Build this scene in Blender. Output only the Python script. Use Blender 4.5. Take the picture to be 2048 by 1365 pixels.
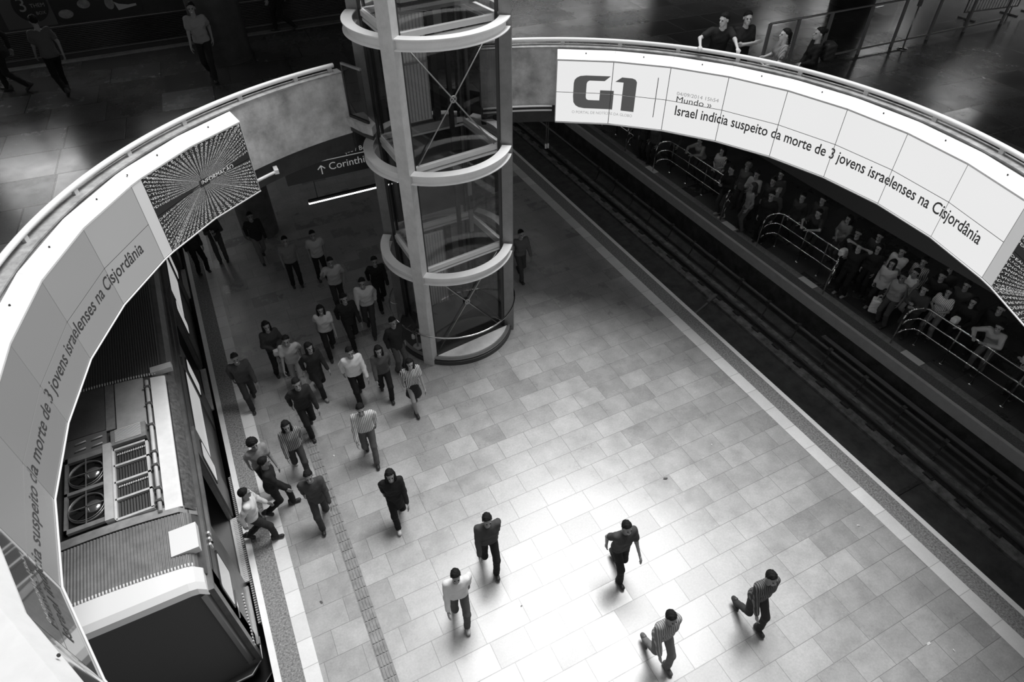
import bpy, bmesh, math, random
import numpy as np
from mathutils import Vector, Matrix

for o in list(bpy.data.objects): bpy.data.objects.remove(o, do_unlink=True)
SC = bpy.context.scene
COL = SC.collection
R = math.radians
rnd = random.Random(7)

# ---------------------------------------------------------------- camera
CAMH = 11.3
yaw, pit, rol = 0.456940925, 0.744384324, -0.00947371963
_f = Vector((math.sin(yaw)*math.cos(pit), math.cos(yaw)*math.cos(pit), -math.sin(pit)))
_r = Vector((math.cos(yaw), -math.sin(yaw), 0)); _u = _r.cross(_f)
_r2 = _r*math.cos(rol)+_u*math.sin(rol); _u2 = -_r*math.sin(rol)+_u*math.cos(rol)
cam = bpy.data.cameras.new('camera'); camo = bpy.data.objects.new('camera', cam); COL.objects.link(camo)
m = Matrix((_r2, _u2, -_f)).transposed().to_4x4(); m.translation = (0, 0, CAMH)
camo.matrix_world = m
cam.sensor_width = 36; cam.lens = 1280.70235*36/2048; cam.clip_start = .05; cam.clip_end = 300
SC.camera = camo

# ---------------------------------------------------------------- sky, daylight, exposure
SC.view_settings.view_transform = 'Standard'; SC.view_settings.look = 'None'
SC.view_settings.gamma = 1; SC.view_settings.use_curve_mapping = False
SC.view_settings.exposure = 0.0
w = bpy.data.worlds.new('world'); SC.world = w; w.use_nodes = True
bg = w.node_tree.nodes['Background']; bg.inputs[0].default_value = (.5, .5, .5, 1); bg.inputs[1].default_value = .85

def area(name, loc, target, size, power, shape='DISK', size_y=None, spread=180):
    l = bpy.data.lights.new(name, 'AREA'); l.shape = shape; l.size = size
    if size_y: l.size_y = size_y
    l.energy = power; l.spread = R(spread)
    o = bpy.data.objects.new(name, l); COL.objects.link(o); o.location = loc
    o.rotation_euler = (Vector(target)-Vector(loc)).to_track_quat('-Z', 'Y').to_euler()
    return o
area('skylight', (11.8, 14.6, 30), (3.0, 3.5, 0), 17.0, 12000)

# ---------------------------------------------------------------- materials
MATS = {}
def mat(name, v, rough=.6, metal=0., spec=.5, emit=0., var=0., vscale=4., bump=0., bscale=40., coat=0.):
    if name in MATS: return MATS[name]
    M = bpy.data.materials.new(name); M.use_nodes = True; nt = M.node_tree; b = nt.nodes['Principled BSDF']
    b.inputs['Base Color'].default_value = (v, v, v, 1); b.inputs['Roughness'].default_value = rough
    b.inputs['Metallic'].default_value = metal; b.inputs['Specular IOR Level'].default_value = spec
    b.inputs['Coat Weight'].default_value = coat
    if emit:
        b.inputs['Emission Color'].default_value = (1, 1, 1, 1); b.inputs['Emission Strength'].default_value = emit
    if var or bump:
        g = nt.nodes.new('ShaderNodeNewGeometry')
    if var:
        n = nt.nodes.new('ShaderNodeTexNoise'); n.inputs['Scale'].default_value = vscale; n.inputs['Detail'].default_value = 7
        n.inputs['Roughness'].default_value = .65
        nt.links.new(g.outputs['Position'], n.inputs['Vector'])
        mr = nt.nodes.new('ShaderNodeMapRange'); mr.inputs[1].default_value = .3; mr.inputs[2].default_value = .7
        mr.inputs[3].default_value = v*(1-var); mr.inputs[4].default_value = v*(1+var)
        nt.links.new(n.outputs[0], mr.inputs[0]); nt.links.new(mr.outputs[0], b.inputs['Base Color'])
    if bump:
        n2 = nt.nodes.new('ShaderNodeTexNoise'); n2.inputs['Scale'].default_value = bscale; n2.inputs['Detail'].default_value = 4
        nt.links.new(g.outputs['Position'], n2.inputs['Vector'])
        bp = nt.nodes.new('ShaderNodeBump'); bp.inputs['Strength'].default_value = bump; bp.inputs['Distance'].default_value = .02
        nt.links.new(n2.outputs[0], bp.inputs['Height']); nt.links.new(bp.outputs[0], b.inputs['Normal'])
    MATS[name] = M; return M

def tiles(name, v1, v2, mortar, bw, rh, r1, r2, rot=0., off=(0, 0), stain=.25, mort=.007, spec=.5):
    M = bpy.data.materials.new(name); M.use_nodes = True; nt = M.node_tree; b = nt.nodes['Principled BSDF']; L = nt.links.new
    g = nt.nodes.new('ShaderNodeNewGeometry'); mp = nt.nodes.new('ShaderNodeMapping')
    mp.inputs['Rotation'].default_value = (0, 0, rot); mp.inputs['Location'].default_value = (off[0], off[1], 0)
    L(g.outputs['Position'], mp.inputs['Vector'])
    br = nt.nodes.new('ShaderNodeTexBrick'); br.offset = .37; br.offset_frequency = 2; br.squash = 1.28; br.squash_frequency = 3
    for k, c in (('Color1', 0.), ('Color2', 1.), ('Mortar', .5)): br.inputs[k].default_value = (c, c, c, 1)
    br.inputs['Scale'].default_value = 1; br.inputs['Mortar Size'].default_value = mort; br.inputs['Mortar Smooth'].default_value = .3
    br.inputs['Brick Width'].default_value = bw; br.inputs['Row Height'].default_value = rh
    L(mp.outputs[0], br.inputs['Vector'])
    n = nt.nodes.new('ShaderNodeTexNoise'); n.inputs['Scale'].default_value = 1.7; n.inputs['Detail'].default_value = 9; n.inputs['Roughness'].default_value = .7
    L(g.outputs['Position'], n.inputs['Vector'])
    n3 = nt.nodes.new('ShaderNodeTexNoise'); n3.inputs['Scale'].default_value = 26; n3.inputs['Detail'].default_value = 6; n3.inputs['Roughness'].default_value = .75
    L(g.outputs['Position'], n3.inputs['Vector'])
    def math_(op, a, b_):
        k = nt.nodes.new('ShaderNodeMath'); k.operation = op
        for i, x in enumerate((a, b_)):
            if isinstance(x, (int, float)): k.inputs[i].default_value = x
            else: L(x, k.inputs[i])
        return k.outputs[0]
    mr = nt.nodes.new('ShaderNodeMapRange'); L(br.outputs['Color'], mr.inputs[0]); mr.inputs[3].default_value = v1; mr.inputs[4].default_value = v2
    s = math_('MULTIPLY', math_('SUBTRACT', n.outputs[0], .5), stain*2.2)
    s2 = math_('MULTIPLY', math_('SUBTRACT', n3.outputs[0], .5), stain*1.6)
    col = math_('MULTIPLY', mr.outputs[0], math_('ADD', math_('ADD', s, s2), 1.))
    mx = nt.nodes.new('ShaderNodeMix'); mx.data_type = 'FLOAT'; L(br.outputs['Fac'], mx.inputs[0]); L(col, mx.inputs[2]); mx.inputs[3].default_value = mortar
    L(mx.outputs[0], b.inputs['Base Color'])
    rr = nt.nodes.new('ShaderNodeMapRange'); L(br.outputs['Color'], rr.inputs[0]); rr.inputs[3].default_value = r1; rr.inputs[4].default_value = r2
    ro = math_('ADD', rr.outputs[0], math_('MULTIPLY', math_('SUBTRACT', n.outputs[0], .5), .25))
    L(ro, b.inputs['Roughness']); b.inputs['Specular IOR Level'].default_value = spec
    bp = nt.nodes.new('ShaderNodeBump'); bp.inputs['Strength'].default_value = .35; bp.inputs['Distance'].default_value = .006; bp.invert = True
    L(br.outputs['Fac'], bp.inputs['Height']); L(bp.outputs[0], b.inputs['Normal'])
    MATS[name] = M; return M

def glass_mat(name, tint=.6, refl=1.):
    M = bpy.data.materials.new(name); M.use_nodes = True; nt = M.node_tree; nt.nodes.clear(); L = nt.links.new
    o = nt.nodes.new('ShaderNodeOutputMaterial'); t = nt.nodes.new('ShaderNodeBsdfTransparent'); t.inputs[0].default_value = (tint, tint, tint, 1)
    g = nt.nodes.new('ShaderNodeBsdfGlossy'); g.inputs['Roughness'].default_value = .015; g.inputs['Color'].default_value = (refl, refl, refl, 1)
    gm = nt.nodes.new('ShaderNodeNewGeometry'); dt = nt.nodes.new('ShaderNodeVectorMath'); dt.operation = 'DOT_PRODUCT'
    L(gm.outputs['Normal'], dt.inputs[0]); L(gm.outputs['Incoming'], dt.inputs[1]); prev = dt.outputs['Value']
    for op, val in (('ABSOLUTE', 0), ('SUBTRACT', 1), ('POWER', 5), ('MULTIPLY_ADD', .92)):
        f = nt.nodes.new('ShaderNodeMath'); f.operation = op
        if op == 'SUBTRACT': f.inputs[0].default_value = 1; L(prev, f.inputs[1])
        else: L(prev, f.inputs[0]); f.inputs[1].default_value = val
        if op == 'MULTIPLY_ADD': f.inputs[2].default_value = .045
        prev = f.outputs[0]
    mx = nt.nodes.new('ShaderNodeMixShader'); L(f.outputs[0], mx.inputs[0]); L(t.outputs[0], mx.inputs[1]); L(g.outputs[0], mx.inputs[2]); L(mx.outputs[0], o.inputs[0])
    MATS[name] = M; return M

# ---------------------------------------------------------------- mesh helpers
class MB:
    def __init__(s): s.v = []; s.f = []; s.mi = []; s.sm = []
    def add(s, vs, fs, mi=0, smooth=False):
        b = len(s.v); s.v += [tuple(map(float, p)) for p in vs]
        s.f += [tuple(b+i for i in f) for f in fs]; s.mi += [mi]*len(fs); s.sm += [smooth]*len(fs); return s
    def box(s, lo, hi, rz=0., c=None, mi=0):
        x0, y0, z0 = lo; x1, y1, z1 = hi
        vs = [(x, y, z) for z in (z0, z1) for x, y in ((x0, y0), (x1, y0), (x1, y1), (x0, y1))]
        if rz:
            cx, cy = c if c else ((x0+x1)/2, (y0+y1)/2); ca, sa = math.cos(rz), math.sin(rz)
            vs = [(cx+(x-cx)*ca-(y-cy)*sa, cy+(x-cx)*sa+(y-cy)*ca, z) for x, y, z in vs]
        return s.add(vs, [(0, 3, 2, 1), (4, 5, 6, 7), (0, 1, 5, 4), (1, 2, 6, 5), (2, 3, 7, 6), (3, 0, 4, 7)], mi)
    def beam(s, a, b, wd, ht, up=(0, 0, 1), mi=0):
        a = Vector(a); b = Vector(b); d = (b-a).normalized(); up = Vector(up)
        x = d.cross(up).normalized(); u = x.cross(d).normalized()
        vs = []
        for p in (a, b):
            for i, j in ((-1, -1), (1, -1), (1, 1), (-1, 1)): vs.append(p+x*(i*wd/2)+u*(j*ht/2))
        return s.add(vs, [(3, 2, 1, 0), (4, 5, 6, 7), (0, 1, 5, 4), (1, 2, 6, 5), (2, 3, 7, 6), (3, 0, 4, 7)], mi)
    def tube(s, pts, r, n=10, closed=False, mi=0, caps=True):
        P = [Vector(p) for p in pts]; N = len(P); vs = []; fs = []
        rs = r if isinstance(r, (list, tuple)) else [r]*N
        prev = None
        for i in range(N):
            if closed: d = P[(i+1) % N]-P[i-1]
            else: d = P[min(i+1, N-1)]-P[max(i-1, 0)]
            d.normalize()
            if prev is None:
                x = d.orthogonal().normalized() if abs(d.z) > .9 else d.cross(Vector((0, 0, 1))).normalized()
            else:
                x = (prev-d*prev.dot(d)).normalized()
            prev = x; y = d.cross(x)
            for k in range(n):
                a = 2*math.pi*k/n; vs.append(P[i]+(x*math.cos(a)+y*math.sin(a))*rs[i])
        for i in range(N if closed else N-1):
            j = (i+1) % N
            for k in range(n):
                l = (k+1) % n; fs.append((i*n+k, i*n+l, j*n+l, j*n+k))
        s.add(vs, fs, mi, True)
        if caps and not closed:
            b = len(s.v)-N*n
            s.f += [tuple(b+k for k in range(n))[::-1], tuple(b+(N-1)*n+k for k in range(n))]; s.mi += [mi]*2; s.sm += [False]*2
        return s
    def lathe(s, prof, c, n=32, a0=0., a1=2*math.pi, mi=0, smooth=True):
        full = abs(a1-a0-2*math.pi) < 1e-6; m_ = n if full else n+1; vs = []; fs = []
        for i in range(m_):
            a = a0+(a1-a0)*i/n
            for r, z in prof: vs.append((c[0]+r*math.cos(a), c[1]+r*math.sin(a), z))
        k = len(prof)
        for i in range(n):
            j = (i+1) % m_
            for q in range(k-1): fs.append((i*k+q, j*k+q, j*k+q+1, i*k+q+1))
        if not full and prof[0] == prof[-1]:
            fs += [tuple(range(k-1)), tuple(n*k+q for q in range(k-1))[::-1]]
        return s.add(vs, fs, mi, smooth)
    def prism(s, poly, z0, z1, mi=0):
        n = len(poly); vs = [(x, y, z0) for x, y in poly]+[(x, y, z1) for x, y in poly]
        fs = [tuple(range(n))[::-1], tuple(range(n, 2*n))]+[(i, (i+1) % n, n+(i+1) % n, n+i) for i in range(n)]
        return s.add(vs, fs, mi)
    def build(s, name, mats, parent=None, label=None):
        me = bpy.data.meshes.new(name); off = Vector((0, 0, 0)); p = parent
        while p is not None: off += p.location; p = p.parent
        me.from_pydata([(x-off.x, y-off.y, z-off.z) for x, y, z in s.v], [], s.f)
        for M in (mats if isinstance(mats, (list, tuple)) else [mats]): me.materials.append(M)
        me.polygons.foreach_set('material_index', s.mi); me.polygons.foreach_set('use_smooth', s.sm); me.update()
        bm = bmesh.new(); bm.from_mesh(me); bmesh.ops.recalc_face_normals(bm, faces=bm.faces); bm.to_mesh(me); bm.free()
        o = bpy.data.objects.new(name, me); COL.objects.link(o); o.parent = parent
        if label: o['label'] = label
        return o

def tag(o, label, cat, group=None):
    o['label'] = label; o['category'] = cat
    if group: o['group'] = group
    return o
def thing(name, loc, label, cat, group=None, rz=0.):
    o = bpy.data.objects.new(name, None); COL.objects.link(o); o.location = loc; o.rotation_euler = (0, 0, rz); o.empty_display_size = .2
    return tag(o, label, cat, group)
def struct(o): o['kind'] = 'structure'; return o
def text_mesh(txt, size, align='LEFT', res=3, spacing=1., bold=0.):
    cu = bpy.data.curves.new('t', 'FONT'); cu.body = txt; cu.size = size; cu.align_x = align; cu.resolution_u = res; cu.space_character = spacing; cu.offset = bold
    o = bpy.data.objects.new('t', cu); COL.objects.link(o); bpy.context.view_layer.update()
    me = bpy.data.meshes.new_from_object(o.evaluated_get(bpy.context.evaluated_depsgraph_get()))
    bpy.data.objects.remove(o); bpy.data.curves.remove(cu)
    V = [tuple(v.co)[:2] for v in me.vertices]; F = [tuple(p.vertices) for p in me.polygons]; bpy.data.meshes.remove(me)
    return V, F
def clip2d(V, F, x0, x1, y0, y1):
    bm = bmesh.new(); vs = [bm.verts.new((x, y, 0)) for x, y in V]
    for f in F:
        try: bm.faces.new([vs[i] for i in f])
        except ValueError: pass
    for co, no in (((x0, 0, 0), (-1, 0, 0)), ((x1, 0, 0), (1, 0, 0)), ((0, y0, 0), (0, -1, 0)), ((0, y1, 0), (0, 1, 0))):
        bmesh.ops.bisect_plane(bm, geom=bm.verts[:]+bm.edges[:]+bm.faces[:], plane_co=co, plane_no=no, clear_outer=True)
    bm.verts.ensure_lookup_table(); bm.verts.index_update()
    o = [v.co[:2] for v in bm.verts], [tuple(v.index for v in f.verts) for f in bm.faces]
    bm.free(); return o
# ---------------------------------------------------------------- setting
C0 = (3.87, 6.15); EL = (4.32, 12.25); F = 5.7
FLOOR = tiles('platform_granite', .33, .41, .19, .66, .484, .25, .40, off=(.1, .045), stain=.5, mort=.0055, spec=1.)
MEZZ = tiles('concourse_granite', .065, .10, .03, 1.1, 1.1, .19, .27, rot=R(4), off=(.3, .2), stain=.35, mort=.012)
band = tiles('pale_band', .74, .88, .5, .484, 3., .4, .55, rot=R(90), stain=.15)
nosing = mat('edge_nosing', .95, .45, var=.06)
rough = mat('rough_strip', .27, .8, var=.7, vscale=28, bump=.6, bscale=45)
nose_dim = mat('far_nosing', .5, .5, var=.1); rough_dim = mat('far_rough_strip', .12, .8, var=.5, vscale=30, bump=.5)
conc = mat('concrete', .52, .8, var=.42, vscale=2.2, bump=.25, bscale=30)
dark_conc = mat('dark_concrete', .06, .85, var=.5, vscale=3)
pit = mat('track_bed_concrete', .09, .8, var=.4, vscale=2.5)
slab_m = mat('soffit', .035, .8, var=.3)

Y0, Y1 = -7, 44
struct(MB().box((-1.085, Y0, -.35), (9.57, Y1, 0)).build('floor', FLOOR))
n = 0
def trim(lo, hi, M):
    global n; n += 1
    return struct(MB().box(lo, hi).build('trim_%d' % n, M))
trim((-1.345, Y0, -.35), (-1.085, Y1, .004), band); trim((-1.70, Y0, -.35), (-1.345, Y1, 0), rough); trim((-1.81, Y0, -.3), (-1.70, Y1, .006), nosing)
trim((9.57, Y0, -.35), (9.87, Y1, .004), band); trim((9.87, Y0, -.35), (10.25, Y1, 0), rough); trim((10.25, Y0, -.3), (10.36, Y1, .006), nosing)
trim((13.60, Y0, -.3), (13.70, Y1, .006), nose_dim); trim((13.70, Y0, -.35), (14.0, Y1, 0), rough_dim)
# far band with single paler slabs
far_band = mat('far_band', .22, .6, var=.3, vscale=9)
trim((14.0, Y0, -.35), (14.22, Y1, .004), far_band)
for y in (5.6, 9.1, 12.45, 16.7): trim((14.0, y, .004), (14.22, y+.55, .009), mat('pale_slab', .72, .5))
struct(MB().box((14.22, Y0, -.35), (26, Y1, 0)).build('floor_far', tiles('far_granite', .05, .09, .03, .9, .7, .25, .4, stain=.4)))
# platform side walls and track beds
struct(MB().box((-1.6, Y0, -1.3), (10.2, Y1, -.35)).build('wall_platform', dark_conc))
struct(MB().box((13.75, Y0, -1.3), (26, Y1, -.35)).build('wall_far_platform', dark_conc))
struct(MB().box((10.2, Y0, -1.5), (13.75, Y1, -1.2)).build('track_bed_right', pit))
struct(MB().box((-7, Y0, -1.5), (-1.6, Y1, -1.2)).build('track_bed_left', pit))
plinth = MB().box((12.25, Y0, -1.2), (12.95, Y1, -1.13)).build('rail_plinth', mat('plinth', .2, .8, var=.6, vscale=5)); struct(plinth)

# tactile strips
tact = mat('tactile', .27, .65, var=.3, vscale=6)
def tactile(x0, x1, y0, y1, along_y):
    b = MB()
    if along_y:
        y = y0
        while y < y1-.01:
            b.box((x0, y+.006, .0), (x1, min(y+.21, y1), .008)); 
            for k in range(4):
                xx = x0+.02+k*(x1-x0-.03)/3.7; b.box((xx, y+.012, .008), (xx+.03, y+.2, .02))
            y += .215
    else:
        x = x0
        while x < x1-.01:
            b.box((x+.006, y0, .0), (min(x+.21, x1), y1, .008))
            for k in range(4):
                yy = y0+.02+k*(y1-y0-.03)/3.7; b.box((x+.012, yy, .008), (x+.2, yy+.022, .014))
            x += .215
    return b
t = tactile(-.19, .04, -6, 13.2, True).build('tactile_strip', tact); tag(t, 'grooved tactile guide strip running down the platform beside the train', 'tactile strip')
t = tactile(.06, 2.75, 12.95, 13.18, False).build('tactile_strip', tact); tag(t, 'short tactile guide strip turning off towards the lift', 'tactile strip')

# rails
steel_dark = mat('rail_steel', .22, .35, .8); rust = mat('rust_iron', .06, .7, var=.4, vscale=12)
def rail(x, label):
    t = thing('running_rail', (x, 0, -1.2), label, 'rail')
    b = MB().box((x-.065, Y0, -1.13), (x+.065, Y1, -1.11)).box((x-.012, Y0, -1.11), (x+.012, Y1, -1.02)); b.build('rail_foot', rust, t)
    MB().box((x-.036, Y0, -1.02), (x+.036, Y1, -.985)).build('rail_head', steel_dark, t)
    if x > 12:
        b = MB()
        for k in range(52):
            y = 2.2+k*.82-.25; 
            if y > 30: break
            b = MB()
            for sx in (-1, 1): b.box((x+sx*.12-.045, y-.09, -1.13), (x+sx*.12+.045, y+.09, -1.085)); 
            b.box((x-.16, y-.13, -1.13), (x+.16, y-.1, -1.1)).box((x-.16, y+.1, -1.13), (x+.16, y+.13, -1.1))
            b.build('rail_clip', rust, t)
rail(12.6, 'running rail on the concrete plinth in the empty right-hand track')
rail(11.0, 'running rail in the shade under the platform edge of the right-hand track')
t = thing('third_rail', (13.2, 0, -1.2), 'dark current rail carried on curved brackets beside the far platform', 'rail')
MB().tube([(13.2, Y0, -.66), (13.2, Y1, -.66)], .05, 10).build('conductor_bar', mat('conductor', .13, .5, .4), t)
MB().box((13.36, Y0, -.62), (13.5, 7.9, -.59)).build('cover_board', mat('cover_board', .12, .6), t)
for k in range(16):
    y = 1.6+k*1.16
    b = MB().tube([(12.98, y, -1.16), (13.08, y, -1.1), (13.17, y, -.93), (13.2, y, -.72)], .022, 6)
    b.box((13.13, y-.05, -.74), (13.27, y+.05, -.60)).box((12.93, y-.07, -1.2), (13.05, y+.07, -1.14)).build('bracket', rust, t)
t = MB().beam((10.9, 10.55, -1.16), (12.05, 10.95, -1.16), .05, .05).beam((12.05, 10.95, -1.1), (12.5, 11.1, -1.1), .1, .07).build('cable_duct', mat('cable_duct', .2, .5)); tag(t, 'pale cable duct crossing the dark right-hand track bed', 'duct')
t = MB().box((11.3, 3.55, -1.2), (12.25, 3.63, -1.17)).build('cable_duct', rust); tag(t, 'dark cable duct across the track bed near the lower right corner', 'duct')

# mezzanine slab with round opening and a notch for the lift
def hole_r(a, r0):
    d = (math.cos(a), math.sin(a)); ex, ey = EL[0]-C0[0], EL[1]-C0[1]
    b_ = d[0]*ex+d[1]*ey; q = b_*b_-(ex*ex+ey*ey-1.66**2)
    return max(r0, b_+math.sqrt(q)) if q > 0 else r0
def ring_slab(r0, z0, z1, rect, notch, N=192):
    b = MB(); vs = []; x0, y0, x1, y1 = rect
    for i in range(N):
        a = 2*math.pi*i/N; r = hole_r(a, r0) if notch else r0; d = (math.cos(a), math.sin(a))
        t_ = min(((x1-C0[0])/d[0] if d[0] > 1e-9 else 1e9), ((x0-C0[0])/d[0] if d[0] < -1e-9 else 1e9), ((y1-C0[1])/d[1] if d[1] > 1e-9 else 1e9), ((y0-C0[1])/d[1] if d[1] < -1e-9 else 1e9))
        for q in (r, t_):
            for z in (z0, z1): vs.append((C0[0]+d[0]*q, C0[1]+d[1]*q, z))
    fs = []
    for i in range(N):
        j = (i+1) % N; A, B = 4*i, 4*j
        fs += [(A+1, A+3, B+3, B+1), (A, B, B+2, A+2), (A, A+1, B+1, B), (A+2, B+2, B+3, A+3)]
    return b.add(vs, fs)
RECT = (-26, -16, 36, 38)
struct(ring_slab(6.9, 5.12, F-.02, RECT, True).build('ceiling_platform', slab_m))
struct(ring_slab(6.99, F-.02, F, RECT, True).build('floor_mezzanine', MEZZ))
struct(ring_slab(7.75, 9.75, 10.35, RECT, False).build('ceiling', mat('upper_slab', .12, .8)))
# parapet wall ring
A_L, A_R = R(100), R(435.5)     # solid from 100 deg round to 72 deg
prof = [(6.82, 5.5), (7.0, 5.5), (7.0, 6.72), (6.82, 6.72), (6.82, 5.5)]
struct(MB().lathe(prof, C0, 160, A_L, A_R, smooth=False).build('wall_parapet', conc))
struct(MB().lathe([(6.86, 5.1), (6.98, 5.1), (6.98, 5.5), (6.86, 5.5), (6.86, 5.1)], C0, 160, A_L, A_R, smooth=False).build('trim_fascia', mat('fascia', .035, .7, var=.3)))
struct(MB().lathe([(6.80, 6.72), (7.03, 6.72), (7.03, 6.745), (6.80, 6.745), (6.80, 6.72)], C0, 160, A_L, A_R, smooth=False).build('trim_coping', mat('coping', .34, .6, var=.4, vscale=6)))

def arc(r, z, a0, a1, n): return [(C0[0]+r*math.cos(a0+(a1-a0)*i/n), C0[1]+r*math.sin(a0+(a1-a0)*i/n), z) for i in range(n+1)]
white_metal = mat('white_rail_paint', .85, .35)
def ring_rail(a0, a1, posts, label):
    am = R((a0+a1)/2)
    t = thing('handrail', (C0[0]+6.95*math.cos(am), C0[1]+6.95*math.sin(am), 6.745), label, 'handrail')
    MB().tube(arc(6.95, 6.85, R(a0), R(a1), 90), .042, 12).build('rail', white_metal, t)
    for a in posts:
        c, s = math.cos(R(a)), math.sin(R(a)); p = (C0[0]+6.95*c, C0[1]+6.95*s)
        MB().box((p[0]-.025, p[1]-.04, 6.745), (p[0]+.025, p[1]+.04, 6.83), rz=R(a)).build('bracket', mat('bracket_metal', .6, .4, .3), t)
ring_rail(100.8, 195, [101.5, 107.5, 117.2, 127, 136.8, 146.6, 156.4, 166.2, 176, 186, 194], 'white round handrail along the left parapet')
ring_rail(-30, 75.4, [70.7, 60.8, 50.9, 41, 31, 20.8, 10.2, -.6, -11, -21.5, -29], 'white round handrail along the right parapet')
# thin bottom light rails under the concrete faces
def bottom_rail(a0, a1, label):
    am = R((a0+a1)/2)
    t = thing('light_rail', (C0[0]+6.78*math.cos(am), C0[1]+6.78*math.sin(am), 5.5), label, 'rail')
    MB().tube(arc(6.77, 5.5, R(a0), R(a1), 14), .022, 8).build('upper_tube', white_metal, t)
    MB().tube(arc(6.79, 5.4, R(a0), R(a1), 14), .022, 8).build('lower_tube', white_metal, t)
bottom_rail(62.3, 75.3, 'twin white tubes along the foot of the concrete right of the lift')
t = thing('light_rail', (C0[0]+6.7*math.cos(R(119)), C0[1]+6.7*math.sin(R(119)), 5.4), 'short white tube bracket at the foot of the concrete by the left screens', 'rail')
MB().tube(arc(6.7, 5.36, R(115.8), R(119.7), 6), .03, 8).build('tube', white_metal, t)
MB().box((C0[0]+6.7*math.cos(R(115.8))-.04, C0[1]+6.7*math.sin(R(115.8))-.04, 5.32), (C0[0]+6.7*math.cos(R(115.8))+.04, C0[1]+6.84*math.sin(R(115.8))+.04, 5.4)).build('bracket', white_metal, t)
# ---------------------------------------------------------------- video walls
RS, ZT, ZB = 6.6, 6.54, 5.225; ZM = (ZT+ZB)/2
W_ = 2*RS*math.sin(R(5.1)); H_ = ZT-ZB
ink = mat('lettering_ink', .06, .5); logo_ink = mat('logo_grey', .07, .5, emit=.055)
frame_m = mat('screen_bezel', .03, .4)
def screen_mat(name, e, rough=.18, base=.25): return mat(name, base, rough, emit=e)
SRm = screen_mat('screen_lit', .78, base=.1)
noise_bg = screen_mat('screen_dark', .012, base=.03); noise_ink = screen_mat('screen_text', .5, base=.3)
def RSf(a):
    return RS if a < 172 else RS+min(.13, (a-172)*.006)
def facet(a0, a1):
    "clockwise facet: start angle a0 (left end seen from inside), end a1 < a0"
    p = Vector((C0[0]+RSf(a0)*math.cos(R(a0)), C0[1]+RSf(a0)*math.sin(R(a0)), 0)); q = Vector((C0[0]+RSf(a1)*math.cos(R(a1)), C0[1]+RSf(a1)*math.sin(R(a1)), 0))
    ex = (q-p).normalized(); nrm = Vector((0, 0, 1)).cross(ex).normalized()
    if nrm.dot(Vector((C0[0], C0[1], 0))-p) < 0: nrm = -nrm
    return p, ex, nrm, (q-p).length
def onf(fc, u, z, d): p, ex, nr, L = fc; q = p+ex*u+nr*d; return (q.x, q.y, z)
def screen(fc, z0, z1, M, label, group, texts=(), name='video_screen', cat='screen', gap=.007):
    p, ex, nr, L = fc
    t = thing(name, onf(fc, L/2, z0, 0), label, cat, group)
    e = gap
    b = MB(); vs = [onf(fc, u, z, d) for d in (-.06, -.004) for z in (z0+e*.3, z1-e*.3) for u in (.001, L-.001)]
    b.add(vs, [(0, 1, 3, 2), (4, 6, 7, 5), (0, 4, 5, 1), (2, 3, 7, 6), (0, 2, 6, 4), (1, 5, 7, 3)]).build('bezel', frame_m, t)
    b = MB(); vs = [onf(fc, u, z, d) for d in (-.004, .004) for z in (z0+e, z1-e) for u in (e, L-e)]
    b.add(vs, [(0, 1, 3, 2), (4, 6, 7, 5), (0, 4, 5, 1), (2, 3, 7, 6), (0, 2, 6, 4), (1, 5, 7, 3)]).build('display', M, t)
    for nm, V, Fc, Mt in texts:
        if Fc: MB().add([onf(fc, u, z, .007) for u, z in V], Fc).build(nm, Mt, t)
    return t
# the page laid out along the eight columns (u metres from the left end, v metres above the bottom)
def place(txt, u, v, size, u_end=None, res=3, bold=0.):
    V, Fc = text_mesh(txt, size, res=res, bold=bold)
    if u_end: 
        mx_ = max(x for x, y in V); k = (u_end-u)/mx_
    else: k = 1
    return [(u+x*k, v+y) for x, y in V], Fc
PAGE = []
def add_page(nm, VF, Mt): PAGE.append((nm, VF[0], VF[1], Mt))
_s = .66
def poly(pts): return ([(x, y) for x, y in pts], [tuple(range(len(pts)))])
def bridge(outer, inner):
    n_ = len(outer); return (list(outer)+list(inner), [(i, (i+1) % n_, n_+(i+1) % n_, n_+i) for i in range(n_)])
# logo: squared G with a notch, joined 1
def rpoly(pts, r=.0): return pts
G_out = [(.98, 1.03), (.62, 1.03), (.5, 1.01), (.42, .95), (.38, .86), (.37, .62), (.38, .5), (.43, .4), (.51, .345), (.62, .325), (1.24, .325), (1.24, .76), (.97, .76), (.97, .655), (.94, .655)]
def strip_(poly_pts): return poly_pts
Gp = [
 [(.62, 1.03), (1.14, 1.03), (1.02, .925), (.70, .925), (.66, .90), (.645, .86), (.37, .86), (.385, .93), (.43, .98), (.50, 1.015)],
 [(.37, .86), (.645, .86), (.645, .575), (.37, .575)],
 [(.37, .575), (.645, .575), (.66, .53), (.70, .51), (.94, .51), (.94, .325), (.62, .325), (.50, .345), (.43, .385), (.385, .45)],
 [(.94, .325), (.94, .73), (1.235, .73), (1.235, .325)],
 [(1.245, .925), (1.38, 1.03), (1.60, 1.03), (1.665, 1.01), (1.70, .96), (1.70, .325), (1.42, .325), (1.42, .925)]]
for pl in Gp: add_page('logo', poly(pl), logo_ink)
add_page('lettering', place('O PORTAL DE NOTÍCIAS DA GLOBO', .36, .205, .085, 1.68), mat('caption_ink', .2, .5, emit=.25))
add_page('divider', poly([(2.12, .26), (2.135, .26), (2.135, 1.1), (2.12, 1.1)]), ink)
add_page('lettering', place('04/09/2014 15h54', 2.55, .80, .105, 3.42), mat('date_ink', .2, .5, emit=.2))
add_page('lettering', place('Mundo »', 2.55, .66, .175, 3.3), ink)
add_page('lettering', place('Israel indicia suspeito da morte de 3 jovens israelenses na Cisjordânia', 2.56, .385, .29, 9.05, bold=.0035), ink)
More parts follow.
